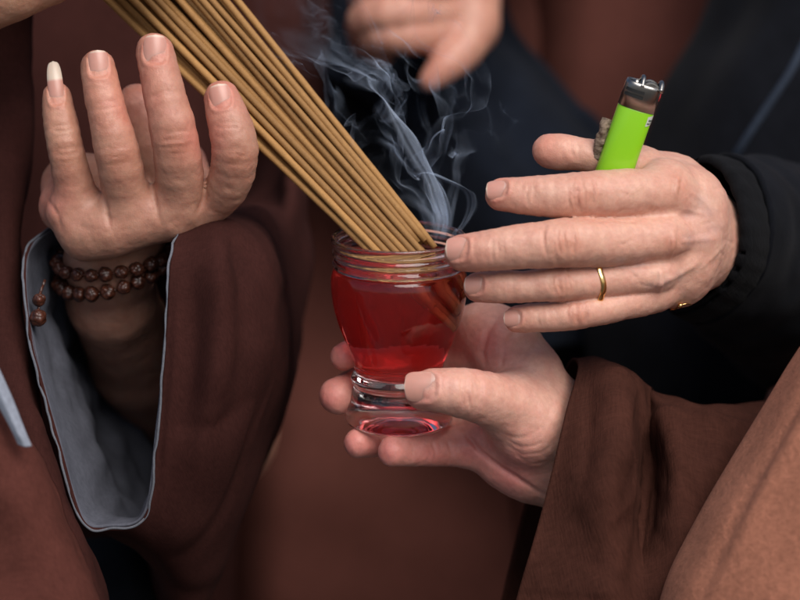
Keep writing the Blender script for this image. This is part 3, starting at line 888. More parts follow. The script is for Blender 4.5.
# index, middle, ring, little round the back and under the foot
h.add_finger((344, 357, 13, 13.5), (362, 349, 24, 15), (400, 336, 36, 17), (440, 327, 34, 19), (485, 330, 20, 22), k=0.006)
h.add_finger((338, 396, 10, 18.5), (357, 386, 27, 18), (398, 368, 38, 18.5), (450, 362, 35, 20), (500, 366, 20, 25), k=0.006)
h.add_finger((359, 443, 0, 15), (385, 440, 12, 16), (420, 432, 24, 18), (460, 425, 26, 21), (510, 410, 18, 26), k=0.005)
h.add_finger((393, 451, -9, 15.5), (415, 450, -2, 16), (445, 447, 8, 19), (475, 445, 12, 23), (515, 440, 10, 28), k=0.005)
h.add_palm((488, 336, 20, 27), (505, 352, 16, 29), (530, 392, 8, 34), (548, 425, 8, 38))
h.add_palm((486, 325, 22, 22), (505, 340, 18, 26), (530, 370, 12, 28))
h.add_palm((475, 350, 34, 22), (500, 385, 30, 28), (500, 420, 22, 28))
h.add_palm((512, 408, -8, 32), (530, 425, -4, 38), (548, 440, 4, 38))
h.add_palm((478, 442, 12, 22), (505, 460, 10, 24), (530, 468, 10, 30), (560, 470, 14, 40))
h.add_palm((548, 425, 10, 44), (575, 440, 16, 52), (650, 470, 40, 58), (800, 520, 100, 72), (900, 300, 200, 90), (930, 100, 240, 100))
h.relief += [([(463, 420), (468, 436), (480, 452), (500, 468), (525, 484), (545, 496)], 2.6, -1.5),
             ([(505, 438), (520, 447), (536, 446), (548, 438)], 1.5, -0.3), ([(507, 445), (522, 455), (540, 453), (550, 447)], 1.5, -0.28), ([(500, 432), (515, 438), (530, 436), (545, 425)], 1.4, -0.25),
             ([(512, 452), (530, 464), (548, 462)], 1.4, -0.22),
             ([(500, 315), (488, 330), (482, 352), (486, 368)], 3.0, -0.8), ([(520, 325), (505, 345), (500, 372)], 2.2, -0.4),
             ([(432, 440), (436, 452), (434, 462)], 1.6, -0.7), ([(447, 440), (452, 452), (450, 464)], 1.6, -0.5)]
h.relief += wrinkles(472, 392, (.08, 1), 19, 6, 3.4, 0.3) + wrinkles(447, 388, (.05, 1), 15, 3, 2.6, 0.12)
pk = (0.64, 0.235, 0.21)
for (x, y, r) in ((335, 355, 22), (325, 400, 26), (350, 443, 24), (385, 452, 26), (405, 392, 22), (430, 455, 28), (490, 340, 26), (510, 475, 32), (470, 450, 24)):
    h.paint.append((x, y, r, pk, 0.85))
h.nails = [(424, 388, -31, (-1, 0.02, 0.16), (-.05, -.12, -1), 17, 15, 0.0)]
lo = np.minimum.reduce([P(310, 300, 0), P(580, 520, 0)]) - 0.01; hi = np.maximum.reduce([P(310, 300, 0), P(580, 520, 0)]) + 0.01
lo[1] = -0.06; hi[1] = 0.06
bodyB = build_body('body', h, lo, hi, 0.0008, pB)

hemB = [(572, 362, 22), (578, 372, -2), (568, 410, -22), (556, 462, -34), (540, 520, -38), (522, 580, -38), (500, 660, -30), (480, 740, -10), (480, 740, 30), (490, 660, 60), (506, 590, 66), (524, 515, 66), (545, 440, 62), (560, 385, 48)]
b1 = [(606, 364, 24), (620, 382, -12), (620, 430, -38), (614, 490, -50), (610, 550, -48), (602, 620, -46), (595, 700, -36), (590, 780, -10), (590, 780, 40), (590, 700, 80), (590, 610, 90), (590, 530, 90), (590, 450, 80), (594, 385, 60)]
b2 = [(660, 398, 30), (676, 414, -4), (680, 455, -22), (682, 510, -34), (684, 570, -38), (686, 640, -36), (690, 720, -30), (690, 800, -10), (690, 800, 50), (690, 720, 100), (680, 630, 110), (670, 540, 110), (660, 460, 100), (655, 410, 70)]
b3 = [(760, 408, 50), (775, 430, 10), (790, 480, -8), (800, 540, -20), (805, 610, -24), (810, 680, -24), (815, 750, -20), (820, 840, 0), (820, 840, 80), (810, 750, 130), (800, 650, 150), (780, 560, 150), (765, 480, 130), (755, 420, 100)]
b4 = [(900, 380, 110), (930, 420, 60), (950, 480, 40), (960, 540, 30), (970, 610, 20), (980, 680, 20), (980, 760, 20), (980, 860, 40), (980, 860, 120), (970, 760, 180), (950, 650, 210), (920, 560, 210), (900, 480, 200), (890, 400, 170)]
relB = [([(600, 372), (618, 396), (624, 425), (614, 480)], 13, 2.0), ([(612, 372), (636, 400), (642, 440), (636, 500), (628, 560)], 15, -1.5), ([(640, 392), (662, 420), (672, 460)], 13, 2.0), ([(665, 402), (694, 428), (712, 470)], 14, -2.5),
        ([(590, 380), (590, 430), (585, 490)], 9, -1.2), ([(700, 410), (722, 425), (745, 432)], 7, 2.0), ([(660, 480), (655, 540), (640, 600)], 10, 1.6), ([(566, 420), (554, 470), (538, 528), (512, 612)], 3.5, 0.4),
        ([(513, 592), (560, 596), (620, 600)], 1.6, -0.6)]
bv = [(634, 384, 34), (648, 398, 14), (650, 448, 2), (646, 505, -14), (640, 565, -30), (640, 630, -40), (640, 710, -34), (640, 790, -10), (640, 790, 45), (640, 710, 90), (636, 620, 100), (630, 535, 100), (626, 455, 90), (626, 398, 66)]
sheet('sleeve', [hemB, b1, bv, b2, b3, b4], M['robe_sleeve'], pB, 150, 260, closed=True, thick=0.0016,
      disp=lambda U, V, G: np.clip(U * 5, 0.1, 1) * (0.0035 * fbm(G * 30 + 4, 3) - 0.0018 * np.clip(1 - np.abs(vnoise(G * 30 + 2)) * 3, 0, 1)), relief=relB, flip=False)

# the near shoulder in pale brown wool
pE = empty('person', P(1000, 900, -100))
tag(pE, 'person in tan wool, only an out of focus shoulder at the right edge', 'person')
def arc_rows(contour, dep, width, dd):
    rows = []
    for (x, y) in contour:
        rows.append([(x + width * .5, y + 8, dep + dd * 1.2), (x + width * .1, y + 3, dep + dd * .8), (x, y, dep + dd * .35), (x + width * 0.03, y, dep), (x + width * .12, y, dep - dd * .35), (x + width * .3, y, dep - dd * .6), (x + width * .55, y, dep - dd * .75), (x + width, y, dep - dd * .6), (x + width * 1.5, y, dep - dd * .1), (x + width * 1.7, y, dep + dd)])
    return rows
cont = [(935, 180), (862, 262), (800, 345), (764, 402), (722, 478), (690, 540), (664, 600), (640, 680), (620, 780)]
sheet('wool_shoulder', arc_rows(cont, -58, 300, 60), M['tan'], pE, 110, 140, thick=0.002,
      disp=lambda U, V, G: 0.003 * fbm(G * 14 + 4, 2), relief=[([(850, 320), (800, 400), (752, 485), (722, 545), (690, 620)], 8, -1.6), ([(862, 330), (816, 400), (770, 480), (738, 550)], 10, 1.4)], flip=False)
h = Hand(); h.base = (0.5, 0.28, 0.2); h.add_palm((1000, 350, -60, 110), (960, 520, -50, 120), (940, 720, -40, 120)); h.add_palm((1000, 350, -60, 110), (1060, 150, 0, 80))
build_body('body', h, np.array([9, 9, 9.]), np.array([9.01, 9.01, 9.01]), 0.004, pE) if False else None

# ================================================================== PERSON WITH THE LIGHTER
pC = empty('person', P(950, 900, 300))
tag(pC, 'black jacketed person at the right, shielding the cup and gripping a green lighter', 'person')
h = Hand(); h.base = (0.60, 0.365, 0.285); h.kp = 0.007
h.add_finger((502, 195, -38, 16.5), (522, 196, -40, 18.5), (550, 196, -41, 21.3), (586, 195.5, -40, 23.8), (628, 194, -32, 25.2), (668, 196, -22, 25), k=0.006)
h.add_finger((463, 253, -44, 18.5), (485, 251, -47, 20), (520, 247, -48, 22.5), (566, 243, -47, 24.8), (610, 242, -38, 24.5), (664, 238, -26, 24), k=0.006)
h.add_finger((479, 287, -36, 15.5), (500, 287, -39, 16), (530, 286, -40, 16), (564, 284, -40, 17.5), (605, 280, -33, 17.5), (655, 272, -24, 21), k=0.005)
h.add_finger((517, 319, -32, 13.5), (535, 318, -34, 14.5), (555, 316.5, -35, 15), (582, 313, -35, 15.8), (615, 306, -28, 16), (655, 293, -18, 20), k=0.005)
h.add_finger((550, 151, -14, 17.5), (560, 152, -15, 18), (580, 154, -16, 16), (605, 160, -14, 19), (640, 170, -8, 22), k=0.006)
h.add_palm((664, 188, -18, 29), (690, 204, -8, 32), (705, 224, 10, 32))
h.add_palm((660, 232, -22, 27), (688, 234, -10, 32), (705, 238, 10, 34))
h.add_palm((655, 268, -20, 23), (682, 260, -10, 29), (703, 246, 10, 34))
h.add_palm((648, 288, -14, 19), (676, 276, -6, 27), (700, 254, 12, 34))
h.add_palm((640, 172, -4, 24), (672, 190, 4, 32), (700, 222, 18, 34))
h.add_palm((640, 240, 2, 30), (680, 240, 12, 34))
h.add_palm((703, 238, 14, 36), (722, 244, 50, 38), (780, 262, 120, 46), (900, 320, 200, 56), (980, 380, 280, 62), (1000, 150, 380, 80), (960, -150, 420, 90))
h.relief += wrinkles(583, 195, (0.1, 1), 19, 7, 4.0, 0.42, bow=4) + wrinkles(532, 196, (0, 1), 14, 3, 3, 0.22)
h.relief += wrinkles(562, 243, (0.1, 1), 19, 8, 4.2, 0.45, bow=4) + wrinkles(497, 250, (0, 1), 15, 4, 3, 0.22)
h.relief += wrinkles(562, 284, (0.1, 1), 13, 6, 4.0, 0.36, bow=3) + wrinkles(512, 287, (0, 1), 11, 3, 3, 0.2)
h.relief += wrinkles(578, 314, (0.1, 1), 12, 5, 4.0, 0.34, bow=3) + wrinkles(544, 318, (0, 1), 10, 3, 3, 0.2)
h.relief += wrinkles(575, 150, (0.2, 1), 12, 4, 3, 0.25)
# knuckles, tendons, veins
for (x, y, r_) in ((676, 186, 14), (672, 243, 13), (660, 281, 10)): h.relief.append(([(x - 3, y), (x + 3, y + 1)], r_, 1.3))
h.relief += [([(640, 262), (665, 262), (700, 252)], 6, -1.0), ([(640, 214), (668, 213), (700, 215)], 6, -0.9), ([(652, 286), (676, 276), (700, 262)], 2.8, 0.7),
             ([(690, 190), (708, 205), (722, 228)], 2.8, 0.6), ([(676, 240), (700, 240), (720, 238)], 3.5, 0.5), ([(670, 222), (684, 210), (706, 214)], 2.0, 0.4),
             ([(640, 222), (612, 220), (590, 219)], 2.2, -0.5), ([(700, 270), (712, 258), (724, 246)], 2.0, 0.4)]
for i in range(26):
    x = random.uniform(615, 725); y = random.uniform(175, 285); a = random.uniform(-.5, .9); l = random.uniform(8, 20)
    h.relief.append(([(x, y), (x + l * math.cos(a) * .5, y + l * math.sin(a) * .5 + random.uniform(-1, 1)), (x + l * math.cos(a), y + l * math.sin(a))], 1.3, -0.26))
tipc = (0.60, 0.27, 0.20)
for (x, y, r) in ((492, 194, 24), (455, 253, 26), (472, 287, 22), (510, 319, 20), (540, 145, 26)): h.paint.append((x, y, r, tipc, 0.7))
for (x, y, r) in ((585, 195, 18), (565, 243, 20), (563, 284, 15), (578, 313, 13), (676, 186, 14), (672, 243, 13)): h.paint.append((x, y, r, (0.46, 0.19, 0.12), 0.5))
for (x, y, r) in ((700, 200, 7), (708, 212, 7), (714, 228, 7), (690, 240, 7), (704, 240, 7), (678, 276, 6), (665, 282, 6), (652, 287, 6), (690, 214, 6), (622, 262, 6), (640, 262, 7)): h.paint.append((x, y, r, (0.44, 0.31, 0.29), 0.45))
h.nails = [(500, 194, -38, (-1, 0.02, 0.2), (-.28, -.35, -1), 11, 10, 0.08), (461, 251, -44, (-1, 0.02, 0.2), (-.35, -.15, -1), 12, 12, 0.08),
           (477, 286, -36, (-1, 0, 0.2), (-.3, -.1, -1), 10, 9.5, 0.08), (515, 319, -32, (-1, 0, 0.2), (-.3, -.1, -1), 9, 8.5, 0.08),
           ]
h.nails = [(x, y, d, u, n_, a_, b_, e_) for (x, y, d, u, n_, a_, b_, e_) in h.nails]
lo = np.minimum(P(430, 120, 0), P(750, 350, 0)) - 0.006; hi = np.maximum(P(430, 120, 0), P(750, 350, 0)) + 0.006
lo[1] = -0.09; hi[1] = 0.04
bodyC = build_body('body', h, lo, hi, 0.0008, pC)
handC = h

# knit cuff then jacket sleeve
cu0 = [(704, 160, 30), (730, 172, 10), (744, 205, -2), (747, 240, -4), (738, 272, 2), (712, 300, 16), (680, 312, 36), (660, 290, 62), (655, 235, 76), (668, 185, 60)]
def shift(loop, dx, dy, dd, s=1.0):
    a = np.array(loop, float); c = a.mean(0); a = c + (a - c) * s + np.array([dx, dy, dd]); return a.tolist()
sheet('cuff', [shift(cu0, -2, 0, -1, .97), cu0, shift(cu0, 14, 4, 14, 1.03), shift(cu0, 34, 10, 40, 1.02)], M['knit'], pC, 50, 130, closed=True, thick=0.002,
      disp=lambda U, V, G: 0.0002 * np.sin(V * 2 * math.pi * 110) + 0.0004 * fbm(G * 60, 2))
s0 = shift(cu0, 16, 5, 18, 1.05)
sheet('jacket_sleeve', [s0, shift(s0, 34, 12, 40, 1.12), shift(s0, 100, 40, 110, 1.35), shift(s0, 220, 40, 200, 1.6), shift(s0, 330, -60, 300, 1.9)], M['black'], pC, 90, 160, closed=True, thick=0.003,
      disp=lambda U, V, G: 0.0022 * fbm(G * 26 + 1, 3))
torso('jacket', [(760, 1500, -220, 330, 120), (722, 1500, -20, 330, 130), (662, 1480, 90, 320, 130), (628, 1480, 180, 315, 130), (588, 1480, 300, 310, 130), (600, 1480, 420, 310, 130), (620, 1480, 650, 310, 130)],
      M['black'], pC, folds(9, 0.010, 8, sc=9))
v, f = tube([P(806, 40, 178), P(790, 72, 176), P(765, 110, 180), P(742, 145, 186), (P(728, 168, 196))], 0.0022, 8, n=40)
mesh_obj('jacket_piping', v, f, M['cord'], pC)

# ring, gold
def on_finger_ring(c0, c1, rad, tube_r, nm, par_label):
    T = c1 - c0; T /= np.linalg.norm(T); a = np.cross(T, UP); a /= np.linalg.norm(a); b = np.cross(T, a)
    pts = []
    for k in range(48):
        t = 2 * math.pi * k / 48; dirv = a * math.cos(t) + b * math.sin(t)
        lo_, hi_ = 0.0, 0.02
        for _ in range(24):
            m_ = (lo_ + hi_) / 2
            if handC.sdf((c0 + dirv * m_)[None])[0] > 0: hi_ = m_
            else: lo_ = m_
        pts.append(c0 + dirv * (min(lo_, rad) + 0.0002) + T * 0.0006 * math.sin(2 * t))
    pts = np.array(pts); pts = (pts + np.roll(pts, 1, 0) + np.roll(pts, -1, 0)) / 3
    V, F = [], []
    seg = 10
    for i in range(48):
        o = pts[i] - c0; o /= np.linalg.norm(o)
        for k in range(seg):
            t = 2 * math.pi * k / seg
            V.append(pts[i] + o * 0.0006 * math.cos(t) + T * 0.0013 * math.sin(t))
    for i in range(48):
        for k in range(seg):
            F.append((i * seg + k, i * seg + (k + 1) % seg, ((i + 1) % 48) * seg + (k + 1) % seg, ((i + 1) % 48) * seg + k))
    o = mesh_obj(nm, V, F, M['gold'], None, origin=c0)
    tag(o, par_label, 'ring')
on_finger_ring(P(595, 281.8, -35), P(606, 281, -33), 0.0085, 0.0007, 'ring', 'narrow gold ring on the finger of the hand shielding the glass')

bq = np.array([P(671, 309.5, -8), P(675, 308, -10), P(680, 305.5, -14), P(685, 303, -14), P(689, 301, -12)])
for _ in range(6): bq = bq - handC.grad(bq) * (handC.sdf(bq) - 0.0006)[:, None]
v, f = tube(bq, 0.00035, 6, n=40)
v2, f2 = lathe([(0.0011 * math.sin(math.pi * k / 10), -0.0011 * math.cos(math.pi * k / 10)) for k in range(11)], 16, bq[2] - FW * .0008)
o = mesh_obj('bracelet', np.concatenate([v, v2]), f + [tuple(i + len(v) for i in q_) for q_ in f2], M['gold'], None, origin=bq[2])
tag(o, 'thin gold chain with one tiny glinting bead at the edge of the black cuff', 'bracelet')

# ================================================================== LIGHTER
lt0, lt1 = P(612, 178, -22), P(645, 82, -34)
Z = lt1 - lt0; LZ = np.linalg.norm(Z); Z /= LZ
X = RT - Z * (RT @ Z); X /= np.linalg.norm(X); Y = np.cross(Z, X)
def ell(n, a, b, p=2.6):
    out = []
    for k in range(n):
        t = 2 * math.pi * k / n; c, s_ = math.cos(t), math.sin(t)
        out.append((a * math.copysign(abs(c) ** (2 / p), c), b * math.copysign(abs(s_) ** (2 / p), s_)))
    return out
def loft_l(levels, n=48, cap=True, cx=0, cy=0):
    V, F = [], []
    for (z, a, b) in levels:
        for (x, y) in ell(n, a, b): V.append(lt0 + X * (x + cx) + Y * (y + cy) + Z * z)
    for i in range(len(levels) - 1):
        for k in range(n):
            k2 = (k + 1) % n
            F.append((i * n + k, i * n + k2, (i + 1) * n + k2, (i + 1) * n + k))
    if cap:
        F.append(tuple(range(n))[::-1]); F.append(tuple((len(levels) - 1) * n + k for k in range(n)))
    return V, F
a0, b0 = R(18.6, -28), R(12.5, -28)
lig = empty('lighter', lt0 - Z * 0.03)
tag(lig, 'lime green plastic pocket lighter with a metal head gripped between thumb and index finger', 'lighter')
mg, nt, bs = principled('lime_plastic', (0.25, 0.58, 0.012), 0.30); bs.inputs['Subsurface Weight'].default_value = 0.15; bs.inputs['Subsurface Scale'].default_value = 0.003; bs.inputs['Coat Weight'].default_value = 0.3
H1 = LZ * 0.74
V, F = loft_l([(-0.034, a0 * .9, b0 * .9), (-0.033, a0, b0), (H1 - 0.0008, a0, b0), (H1, a0 * .96, b0 * .95)])
mesh_obj('lighter_body', V, F, mg, lig)
mm, nt, bs = principled('brushed_metal', (0.30, 0.285, 0.27), 0.34, 1.0)
nz = N(nt, 'ShaderNodeTexNoise', Scale=300.0, Detail=3.0); tc = nt.nodes.new('ShaderNodeTexCoord'); nt.links.new(tc.outputs['Object'], nz.inputs['Vector'])
mr = nt.nodes.new('ShaderNodeMapRange'); mr.inputs[3].default_value = .2; mr.inputs[4].default_value = .45; nt.links.new(nz.outputs[0], mr.inputs[0]); nt.links.new(mr.outputs[0], bs.inputs['Roughness'])
# metal hood: shell open at the top
ts = 0.0006
V, F = loft_l([(H1 - 0.0002, a0 * 1.02, b0 * 1.02), (LZ * 0.96, a0 * 1.0, b0 * 1.0), (LZ * 0.99, a0 * 0.96, b0 * .96), (LZ * 0.99, a0 * .84, b0 * .82), (LZ * 0.80, a0 * .84, b0 * .82)], cap=True)
hood = mesh_obj('metal_hood', V, F, mm, lig)
md = principled('wheel_and_shade_black', (0.01, 0.01, 0.01), 0.6)[0]  # black of the spark wheel, also stands in for shade in the hood's openings
V, F = loft_l([(LZ * .95, a0 * .8, b0 * .78), (LZ * .981, a0 * .82, b0 * .80)])
mesh_obj('hood_shade_disc', V, F, md, hood)  # solid black disc below the rim, imitates the shade of a hollow
for zz in (0.86, 0.91):
    n_ = 12; V, F = [], []
    for i in range(n_):
        t = math.radians(-150 + 62 * i / (n_ - 1)); e = 2 / 2.6
        x = a0 * 1.02 * math.copysign(abs(math.cos(t)) ** e, math.cos(t)); y = b0 * 1.02 * math.copysign(abs(math.sin(t)) ** e, math.sin(t))
        for q in (-1, 1): V.append(lt0 + X * x + Y * y + Z * (LZ * zz + q * 0.0006))
    c0_ = lt0 + Z * LZ * zz
    V = [c0_ + (np.array(v_) - c0_) * 1.015 for v_ in V]
    for i in range(n_ - 1): F.append((2 * i, 2 * i + 1, 2 * i + 3, 2 * i + 2))
    mesh_obj('hood_slot', V, F, md, hood)
# spark wheel between two guards, nozzle, thumb lever
def disc(cen, axis, rad, th, mat, nm, par, teeth=0):
    axis = axis / np.linalg.norm(axis); a = np.cross(axis, Z); a /= np.linalg.norm(a); b = np.cross(axis, a); n_ = 40; V, F = [], []
    for (o_, rr_) in ((-th, rad * .85), (-th * .8, rad), (th * .8, rad), (th, rad * .85)):
        for k in range(n_):
            t = 2 * math.pi * k / n_; r_ = rr_ * (1 + (0.04 if teeth and k % 2 else 0)); V.append(cen + axis * o_ + (a * math.cos(t) + b * math.sin(t)) * r_)
    for i in range(3):
        for k in range(n_): F.append((i * n_ + k, i * n_ + (k + 1) % n_, (i + 1) * n_ + (k + 1) % n_, (i + 1) * n_ + k))
    F.append(tuple(range(n_))[::-1]); F.append(tuple(3 * n_ + k for k in range(n_)))
    return mesh_obj(nm, V, F, mat, par, smooth=False)
wc = lt0 + Z * (LZ * 0.93) + X * a0 * 0.38
disc(wc, Y, 0.0036, 0.0016, md, 'spark_wheel', lig, 1)
disc(wc + Y * 0.0026, Y, 0.0041, 0.0006, mm, 'wheel_guard', lig); disc(wc - Y * 0.0026, Y, 0.0041, 0.0006, mm, 'wheel_guard', lig)
V, F = tube([lt0 + Z * LZ * .8 - X * a0 * .42, lt0 + Z * LZ * 1.0 - X * a0 * .42], 0.0014, 12, n=4); mesh_obj('gas_nozzle', V, F, mm, lig)
V, F = tube([lt0 + Z * LZ * z_ + X * a0 * 0.88 + Y * y_ for z_, y_ in ((.97, -b0 * .9), (1.03, -b0 * .3), (1.03, b0 * .3), (.97, b0 * .9))], 0.0011, 8, n=16); mesh_obj('guard_bar', V, F, mm, lig)
V, F = tube([lt0 + Z * LZ * z_ - X * a0 * 0.15 + Y * y_ for z_, y_ in ((.96, -b0 * .95), (1.035, -b0 * .3), (1.035, b0 * .3), (.96, b0 * .95))], 0.0010, 8, n=16); mesh_obj('guard_bar', V, F, mm, lig)
V, F = loft_l([(LZ * .86, a0 * .10, b0 * .4), (LZ * .90, a0 * .13, b0 * .42), (LZ * .94, a0 * .1, b0 * .4)], 24, cx=a0 * .93)
mesh_obj('thumb_lever', V, F, principled('red_plastic', (0.55, 0.03, 0.04), .35)[0], lig)
# little printed sticker: pale with grey strokes
def patch(z0, z1, t0, t1, off, mat, nm, par, n_=10, skew=0.0):
    V, F = [], []; e = 2 / 2.6
    for i in range(n_):
        t = math.radians(t0 + (t1 - t0) * i / (n_ - 1))
        x = a0 * math.copysign(abs(math.cos(t)) ** e, math.cos(t)); y = b0 * math.copysign(abs(math.sin(t)) ** e, math.sin(t))
        nn_ = (X * x / a0 ** 2 + Y * y / b0 ** 2); nn_ /= np.linalg.norm(nn_)
        for z_ in (z0, z1): V.append(lt0 + X * x + Y * y + Z * (LZ * (z_ + skew * i / n_)) + nn_ * off)
    for i in range(n_ - 1): F.append((2 * i, 2 * i + 2, 2 * i + 3, 2 * i + 1))
    return mesh_obj(nm, V, F, mat, par)
wp = principled('white_print', (0.6, 0.62, 0.55), 0.4)[0]; gp = principled('grey_print', (0.12, 0.14, 0.12), 0.4)[0]
st = patch(.60, .70, -52, -12, 0.00012, wp, 'sticker', lig, skew=0.03)
patch(.625, .64, -48, -30, 0.0002, gp, 'sticker_print', st); patch(.655, .675, -44, -18, 0.0002, gp, 'sticker_print', st); patch(.63, .645, -26, -16, 0.0002, gp, 'sticker_print', st)

# crumpled scrap of paper pinched beside the lighter
pts = np.array([P(x, y, d) for x, y, d in ((597, 178, -14), (598, 160, -20), (600, 143, -24), (604, 130, -26), (608, 119, -26))])
V, F = tube(pts, 0.0024, 20, n=50)
V = np.array(V); c_ = catmull(pts, 50, False); 
for i in range(50):
    sl_ = slice(i * 20, (i + 1) * 20); rel_ = V[sl_] - c_[i]
    k_ = 1 + 0.28 * fbm(V[sl_] * 420, 3)[:, None]; k_ = np.clip(k_, .45, 1.6); 
    V[sl_] = c_[i] + rel_ * k_
mp_, nt, bs = principled('crumpled_paper', (0.30, 0.24, 0.18), 0.85)
nz = N(nt, 'ShaderNodeTexNoise', Scale=700.0, Detail=4.0); tc = nt.nodes.new('ShaderNodeTexCoord'); nt.links.new(tc.outputs['Object'], nz.inputs['Vector'])
nt.links.new(mixc(nt, nz.outputs[0], (0.08, 0.05, 0.03), (0.34, 0.25, 0.18)), bs.inputs['Base Color'])
o = mesh_obj('paper_scrap', V, F, mp_, None, smooth=False, origin=pts[0]); tag(o, 'small crumpled brown scrap of paper pinched beside the green lighter', 'paper')

# ================================================================== PEOPLE BEHIND
pD = empty('person', P(480, 900, 480))
tag(pD, 'blurred person in a dark navy jacket behind the smoke with a half closed fist', 'person')
h = Hand(); h.base = (0.50, 0.27, 0.20); q = 300
h.add_finger((372, 18, q + 10, 20), (372, -6, q - 14, 20), (410, -14, q - 22, 21), (455, -8, q, 24))
h.add_finger((368, 42, q + 8, 18), (366, 20, q - 16, 19), (400, 14, q - 24, 20), (455, 12, q, 24))
h.add_finger((380, 52, q + 6, 15), (376, 38, q - 16, 17), (405, 36, q - 22, 18), (455, 30, q, 24))
h.add_finger((430, 80, q - 18, 11), (445, 66, q - 16, 17), (462, 48, q - 8, 22), (472, 25, q, 26))
h.add_palm((450, -10, q + 8, 32), (462, 15, q + 8, 34), (468, 28, q + 8, 30))
h.add_palm((460, 0, q + 8, 36), (480, -50, q + 30, 38), (520, -100, q + 80, 44), (560, -150, q + 130, 50), (600, -300, q + 230, 80))
h.paint.append((430, 75, 30, (0.58, 0.27, 0.2), .6))
build_body('body', h, P(340, 100, q) - 0.05, P(520, -30, q) + 0.05, 0.002, pD)
torso('jacket', [(330, 470, -260, 440, 60), (322, 484, -80, 430, 75), (312, 502, 20, 425, 80), (325, 548, 70, 425, 85), (345, 588, 120, 425, 90), (365, 640, 190, 425, 100), (410, 655, 280, 425, 100), (452, 650, 345, 430, 100)],
      M['navy'], pD, folds(8, 0.010, 21, sc=9))
sheet('jacket_sleeve', [[(x + 52 * math.cos(a) , y + 52 * math.sin(a) * .8, q + dd - 22 * math.sin(a + 1)) for a in np.linspace(0, 6.283, 10, endpoint=False)] for x, y, dd in ((486, -72, 34), (520, -100, 80), (560, -140, 130), (600, -220, 170))],
      M['navy'], pD, 40, 60, closed=True, thick=0.003, disp=lambda U, V, G: .005 * fbm(G * 20, 2), flip=False)
# dark gloved or padded lump left of the fist
h2 = [[(x + r_ * math.cos(a), y + r_ * .8 * math.sin(a), d_ + 40 - r_ * .35 * math.sin(a + .8)) for a in np.linspace(0, 6.283, 10, endpoint=False)] for x, y, d_, r_ in ((330, 62, 300, 6), (345, 60, 300, 26), (375, 72, 305, 34), (420, 95, 320, 44), (480, 130, 350, 60), (560, 180, 380, 80))]
sheet('navy_lump', h2, M['navy'], pD, 60, 60, closed=True, thick=0.003, disp=lambda U, V, G: .006 * fbm(G * 22 + 3, 2))

pF = empty('person', P(620, 900, 560))
tag(pF, 'blurred person in a russet brown robe behind the green lighter and the navy jacket', 'person')
torso('robe', [(440, 1000, -240, 560, 100), (440, 940, -60, 540, 110), (450, 900, 80, 540, 120), (450, 900, 250, 540, 120), (450, 900, 450, 540, 120), (440, 900, 760, 540, 120)],
      M['robe_back'], pF, folds(9, 0.034, 31, sc=6))
pG = empty('person', P(330, 900, 620))
tag(pG, 'blurred person in a reddish brown robe behind and below the glass cup', 'person')
torso('robe', [(60, 640, -240, 600, 100), (80, 620, -60, 590, 110), (80, 620, 80, 590, 120), (80, 620, 250, 580, 120), (60, 660, 450, 560, 120), (40, 700, 760, 560, 120)],
      M['robe_back'], pG, folds(8, 0.040, 37, sc=6))
# second robe edge further right, filling behind
pH = empty('person', P(640, 900, 400))
tag(pH, 'blurred person in a dark coat low between the cup hand and black jacket', 'person')
torso('coat', [(560, 820, 240, 430, 60), (556, 840, 330, 425, 60), (560, 860, 420, 425, 60), (570, 860, 600, 425, 60)], M['black'], pH, folds(7, 0.008, 41, sc=8), nu=60, nv=140)
v, f = tube([P(722, 350, 330), P(700, 378, 330), P(684, 402, 332)], 0.0022, 8, n=20); mesh_obj('coat_piping', v, f, M['cord'], pH)
v, f = tube([P(603, 320, 350), P(607, 345, 350), P(612, 372, 352)], 0.0055, 10, n=20); mesh_obj('coat_strap', v, f, M['tan'], pH)

# ================================================================== SMOKE
def smoke_mat():
    m, nt, out = new_mat('smoke')
    L = nt.links.new
    df = nt.nodes.new('ShaderNodeBsdfDiffuse'); df.inputs[0].default_value = (0.66, 0.79, 1.0, 1)
    tl = nt.nodes.new('ShaderNodeBsdfTranslucent'); tl.inputs[0].default_value = (0.66, 0.79, 1.0, 1)
    ms = nt.nodes.new('ShaderNodeMixShader'); ms.inputs[0].default_value = 0.5; L(df.outputs[0], ms.inputs[1]); L(tl.outputs[0], ms.inputs[2])
    tr = nt.nodes.new('ShaderNodeBsdfTransparent')
    at = nt.nodes.new('ShaderNodeAttribute'); at.attribute_name = 'tau'
    lw = nt.nodes.new('ShaderNodeLayerWeight'); lw.inputs[0].default_value = 0.5
    cosv = math_n(nt, 'MAXIMUM', math_n(nt, 'SUBTRACT', 1.0, lw.outputs['Facing']), 0.24)
    t = math_n(nt, 'DIVIDE', at.outputs['Fac'], cosv)
    a = math_n(nt, 'SUBTRACT', 1.0, math_n(nt, 'POWER', 2.718, math_n(nt, 'MULTIPLY', t, -1.0)))
    mx = nt.nodes.new('ShaderNodeMixShader'); L(a, mx.inputs[0]); L(tr.outputs[0], mx.inputs[1]); L(ms.outputs[0], mx.inputs[2])
    L(mx.outputs[0], out.inputs[0])
    return m
M['smoke'] = smoke_mat()

_modes = {}
def curl(p, t, sc, seed):
    """divergence-free wobble: random plane waves whose push lies across their direction"""
    key = (sc, seed)
    if key not in _modes:
        r_ = np.random.default_rng(int(sc * 13 + seed * 7)); n_ = 14
        k_ = r_.normal(size=(n_, 3)); k_ /= np.linalg.norm(k_, axis=1, keepdims=True)
        a_ = np.cross(k_, r_.normal(size=(n_, 3))); a_ /= np.linalg.norm(a_, axis=1, keepdims=True)
        _modes[key] = (k_ * sc * 2.2 * r_.uniform(.6, 1.5, (n_, 1)), a_, r_.uniform(0, 6.28, n_), r_.uniform(2, 6, n_))
    k_, a_, ph, om = _modes[key]
    return np.cos(p @ k_.T + ph + om * t) @ a_ * 0.42

